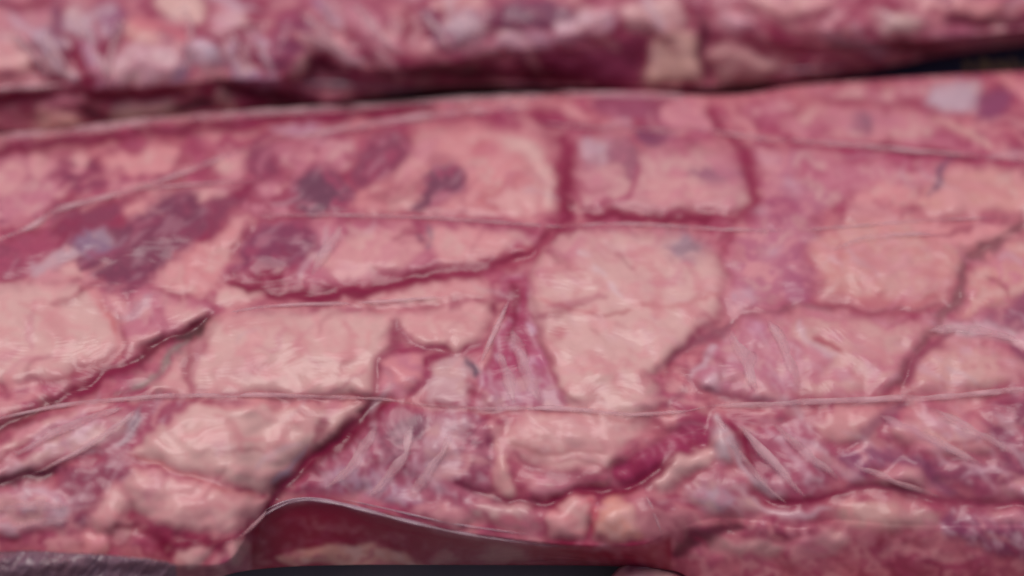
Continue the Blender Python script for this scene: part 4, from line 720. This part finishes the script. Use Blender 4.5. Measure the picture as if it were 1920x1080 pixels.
    S((100, 10, 40), [(740, 130), (840, 135), (960, 145), (1100, 158)], w=14, a=.9, d=-4)
root_bk = new_thing('vacuum_pack', 'back vacuum-packed slab of meat, blurred, behind the dark gap', 'packed meat', (0, 0.2, 0), 'vacuum-packed cuts of meat laid side by side')
bkp = Pack(root_bk, columns(-440, 2380, 3.0), vt_bk, vb_bk, 230, z_bk, paint_back, back=[(.35, -.45), (.7, -1.1), (.85, -2.2), (.8, -4), (.6, -6.5)], front=[(.7, -.5), (1.9, -1.5), (3.2, -2.6), (5, -4), (6, -6.5)])
def bfold(pts, wd=2.0, h=1.3, nm='film_crease', mat=None, lift=.6): return ribbon(nm, bkp, pts, wd * 1.6, h, root_bk, mat or M_FILM, lift)
bfold([(-60, 180), (0, 168), (60, 166), (130, 160)], 4, 2); bfold([(560, 66), (600, 80), (645, 100)], 3, 2); bfold([(700, 90), (728, 118), (756, 150)], 2.4, 1.6)
bfold([(560, 160), (640, 158), (740, 175), (800, 178)], 3, 1.5, 'film_edge', M_FILM_EDGE)
bfold([(1450, 138), (1520, 132), (1600, 128)], 2.4, 1.2, 'film_edge', M_FILM_EDGE); bfold([(1760, 84), (1850, 78), (1980, 66)], 3, 1.4, 'film_edge', M_FILM_EDGE)
for q in ([(20, 60), (60, 100), (100, 160)], [(225, 30), (215, 80), (195, 150)], [(340, 10), (360, 60), (350, 140)], [(430, 60), (460, 110), (490, 165)], [(660, 10), (700, 50), (735, 100)], [(560, 20), (600, 60), (660, 110)], [(780, 10), (820, 60), (850, 110)], [(1050, 70), (1100, 50), (1160, 20)], [(132, 25), (158, 60), (178, 86)], [(82, 62), (105, 100), (132, 148)], [(175, 95), (200, 135), (206, 172)], [(480, 70), (500, 115), (520, 160)], [(600, 5), (625, 40), (650, 60)], [(850, 45), (880, 60), (905, 75)]): bfold(q, 4.2, 2)
# ------------------------------------------------------------------ the pack in front
vt_fr = curve([(1000, 1200), (1120, 1110), (1170, 1062), (1230, 1052), (1300, 1048), (1420, 1062), (1500, 1060), (1600, 1046), (1700, 1036), (1800, 1044), (1920, 1052), (2200, 1060), (2460, 1070)])
vb_fr = curve([(1000, 1300), (1120, 1400), (1400, 1420), (2460, 1420)])
def z_fr(U, V):
    s = (V - vt_fr(U)) / (vb_fr(U) - vt_fr(U))
    return 0.030 + 0.012 * np.sin(np.clip(s, 0, 1) * math.pi)
def paint_front(f):
    B, S = f.blob, f.line; fl, lp = 'fat_lump', 'lean_patch'
    f.base((196, 128, 136), (172, 98, 116), (140, 84, 108))
    B(fl, (206, 158, 166), [(1170, 1090), (1190, 1062), (1240, 1054), (1270, 1075), (1260, 1110), (1200, 1120)], h=4, w=20, c2=PINK)
    B(lp, (156, 92, 116), [(1290, 1080), (1350, 1062), (1420, 1070), (1440, 1110), (1320, 1120)], h=3, w=20, c2=PINK)
    B(fl, (202, 140, 142), [(1450, 1085), (1540, 1064), (1640, 1055), (1760, 1058), (1740, 1090), (1600, 1110), (1470, 1120)], h=4, w=24, c2=FAT)
    B('painted_sheen', (160, 130, 148), [(1660, 1050), (1700, 1040), (1780, 1050), (1760, 1062), (1690, 1064)], h=3, w=10, rim=0)
    B(lp, (140, 84, 108), [(1800, 1060), (1900, 1062), (2000, 1070), (2000, 1110), (1860, 1100)], h=3, w=20, c2=PLUM)
    rr = np.random.default_rng(9)
    for k in range(22):
        x, y = rr.uniform(1150, 2380), rr.uniform(1130, 1380); rx, ry = rr.uniform(35, 80), rr.uniform(22, 45); c = [FAT, PINK, CREAM, LEAN, SALMON][rr.integers(0, 5)]
        B(lp if c == LEAN else fl, c, [(x + rx * math.cos(q), y + ry * math.sin(q)) for q in np.arange(0, 6.2, .8)], h=4.5, w=24)
root_fr = new_thing('vacuum_pack', 'front vacuum-packed cut whose pale pink edge shows along the bottom right corner', 'packed meat', (0.2, -0.2, 0), 'vacuum-packed cuts of meat laid side by side')
frp = Pack(root_fr, columns(1010, 2380, 3.0), vt_fr, vb_fr, 120, z_fr, paint_front, back=[(.25, -.3), (.45, -.8), (.5, -1.6), (.4, -2.6)], front=[(-.3, -.6), (-.5, -1.5), (-.4, -3)])
ribbon('film_edge', frp, [(1180, 1070), (1300, 1056), (1420, 1070), (1500, 1068), (1620, 1054), (1760, 1048), (1920, 1060)], 4, 1.5, root_fr, M_FILM, .6)
# ------------------------------------------------------------------ loose film tail, bottom left
def film_tail():
    U = np.linspace(-260, 330, 240)[None] * np.ones((40, 1)); tt = np.linspace(0, 1, 40)[:, None]
    top = np.interp(U[0], [-260, -60, 0, 60, 200, 280, 320, 330], [1040, 1036, 1034, 1032, 1040, 1048, 1056, 1062]); bot = top + np.interp(U[0], [-260, 0, 300, 330], [160, 160, 120, 70])
    V = top + (bot - top) * tt
    Z = 0.068 + 0.003 * np.sin(tt * 9 + U / 160) + 0.0011 * noise((U + V * .9).ravel() / 8, (V - U).ravel() / 60).reshape(U.shape) - 0.010 * tt + 0.002 * fbm(U.ravel() / 60, V.ravel() / 30).reshape(U.shape)
    P = at_height(U, V, Z).reshape(-1, 3); idx = np.arange(U.size).reshape(U.shape)
    F = np.stack([idx[:-1, :-1], idx[1:, :-1], idx[1:, 1:], idx[:-1, 1:]], -1).reshape(-1, 4)
    o = link('film_tail', mesh_of('film_tail', P, F), M_TAIL, root_mid)
    s = o.modifiers.new('thick', 'SOLIDIFY'); s.thickness = 0.0004
film_tail()
# ------------------------------------------------------------------ the counter and the printed card in the gap
def flat(name, x0, x1, y0, y1, z, mat, t=0.004):
    V = [(x0, y0, z - t), (x1, y0, z - t), (x1, y1, z - t), (x0, y1, z - t), (x0, y0, z), (x1, y0, z), (x1, y1, z), (x0, y1, z)]
    F = [(3, 2, 1, 0), (4, 5, 6, 7), (0, 1, 5, 4), (1, 2, 6, 5), (2, 3, 7, 6), (3, 0, 4, 7)]
    me = bpy.data.meshes.new(name); me.from_pydata(V, [], F); me.materials.append(mat)
    o = bpy.data.objects.new(name, me); scene.collection.objects.link(o); return o
mc, ntc, bc = new_mat('grey_steel_counter'); bc.inputs['Base Color'].default_value = (.12, .118, .122, 1); bc.inputs['Roughness'].default_value = .38; bc.inputs['Metallic'].default_value = 0
n = ntc.nodes.new('ShaderNodeTexNoise'); n.inputs['Scale'].default_value = 60; n.inputs['Detail'].default_value = 6
r = ntc.nodes.new('ShaderNodeValToRGB'); r.color_ramp.elements[0].color = (.20, .165, .168, 1); r.color_ramp.elements[1].color = (.30, .26, .262, 1)
g = ntc.nodes.new('ShaderNodeNewGeometry'); ntc.links.new(g.outputs['Position'], n.inputs['Vector']); ntc.links.new(n.outputs['Fac'], r.inputs[0]); ntc.links.new(r.outputs[0], bc.inputs['Base Color'])
o = flat('counter', -3, 3, -2, 4, 0, mc); o['kind'] = 'structure'

ctr = at_height([1850], [126], 0.03)[0]
mn, _, bn = new_mat('navy_print'); bn.inputs['Base Color'].default_value = (.07, .09, .15, 1); bn.inputs['Roughness'].default_value = .45
mg, _, bgd = new_mat('gold_print'); bgd.inputs['Base Color'].default_value = (.8, .6, .25, 1); bgd.inputs['Roughness'].default_value = .4
card = new_thing('printed_carton', 'dark navy carton with gold print, in the gap behind the middle pack', 'carton', (ctr[0], ctr[1], 0))
def boxpart(name, x0, x1, y0, y1, z0, z1, mat):
    o = flat(name, x0, x1, y0, y1, z1, mat, z1 - z0); o.parent = card; o.location = -np.array(card.location); return o
boxpart('carton_body', ctr[0] - .09, ctr[0] + .14, ctr[1] - .012, ctr[1] + .035, .002, .030, mn)
for k in range(9): boxpart('gold_mark', ctr[0] - .012 + k * .0085, ctr[0] - .012 + k * .0085 + (.005 if k % 3 else .0032), ctr[1] - .004, ctr[1] + (.005 if k % 2 else .003), .030, .0304, mg)
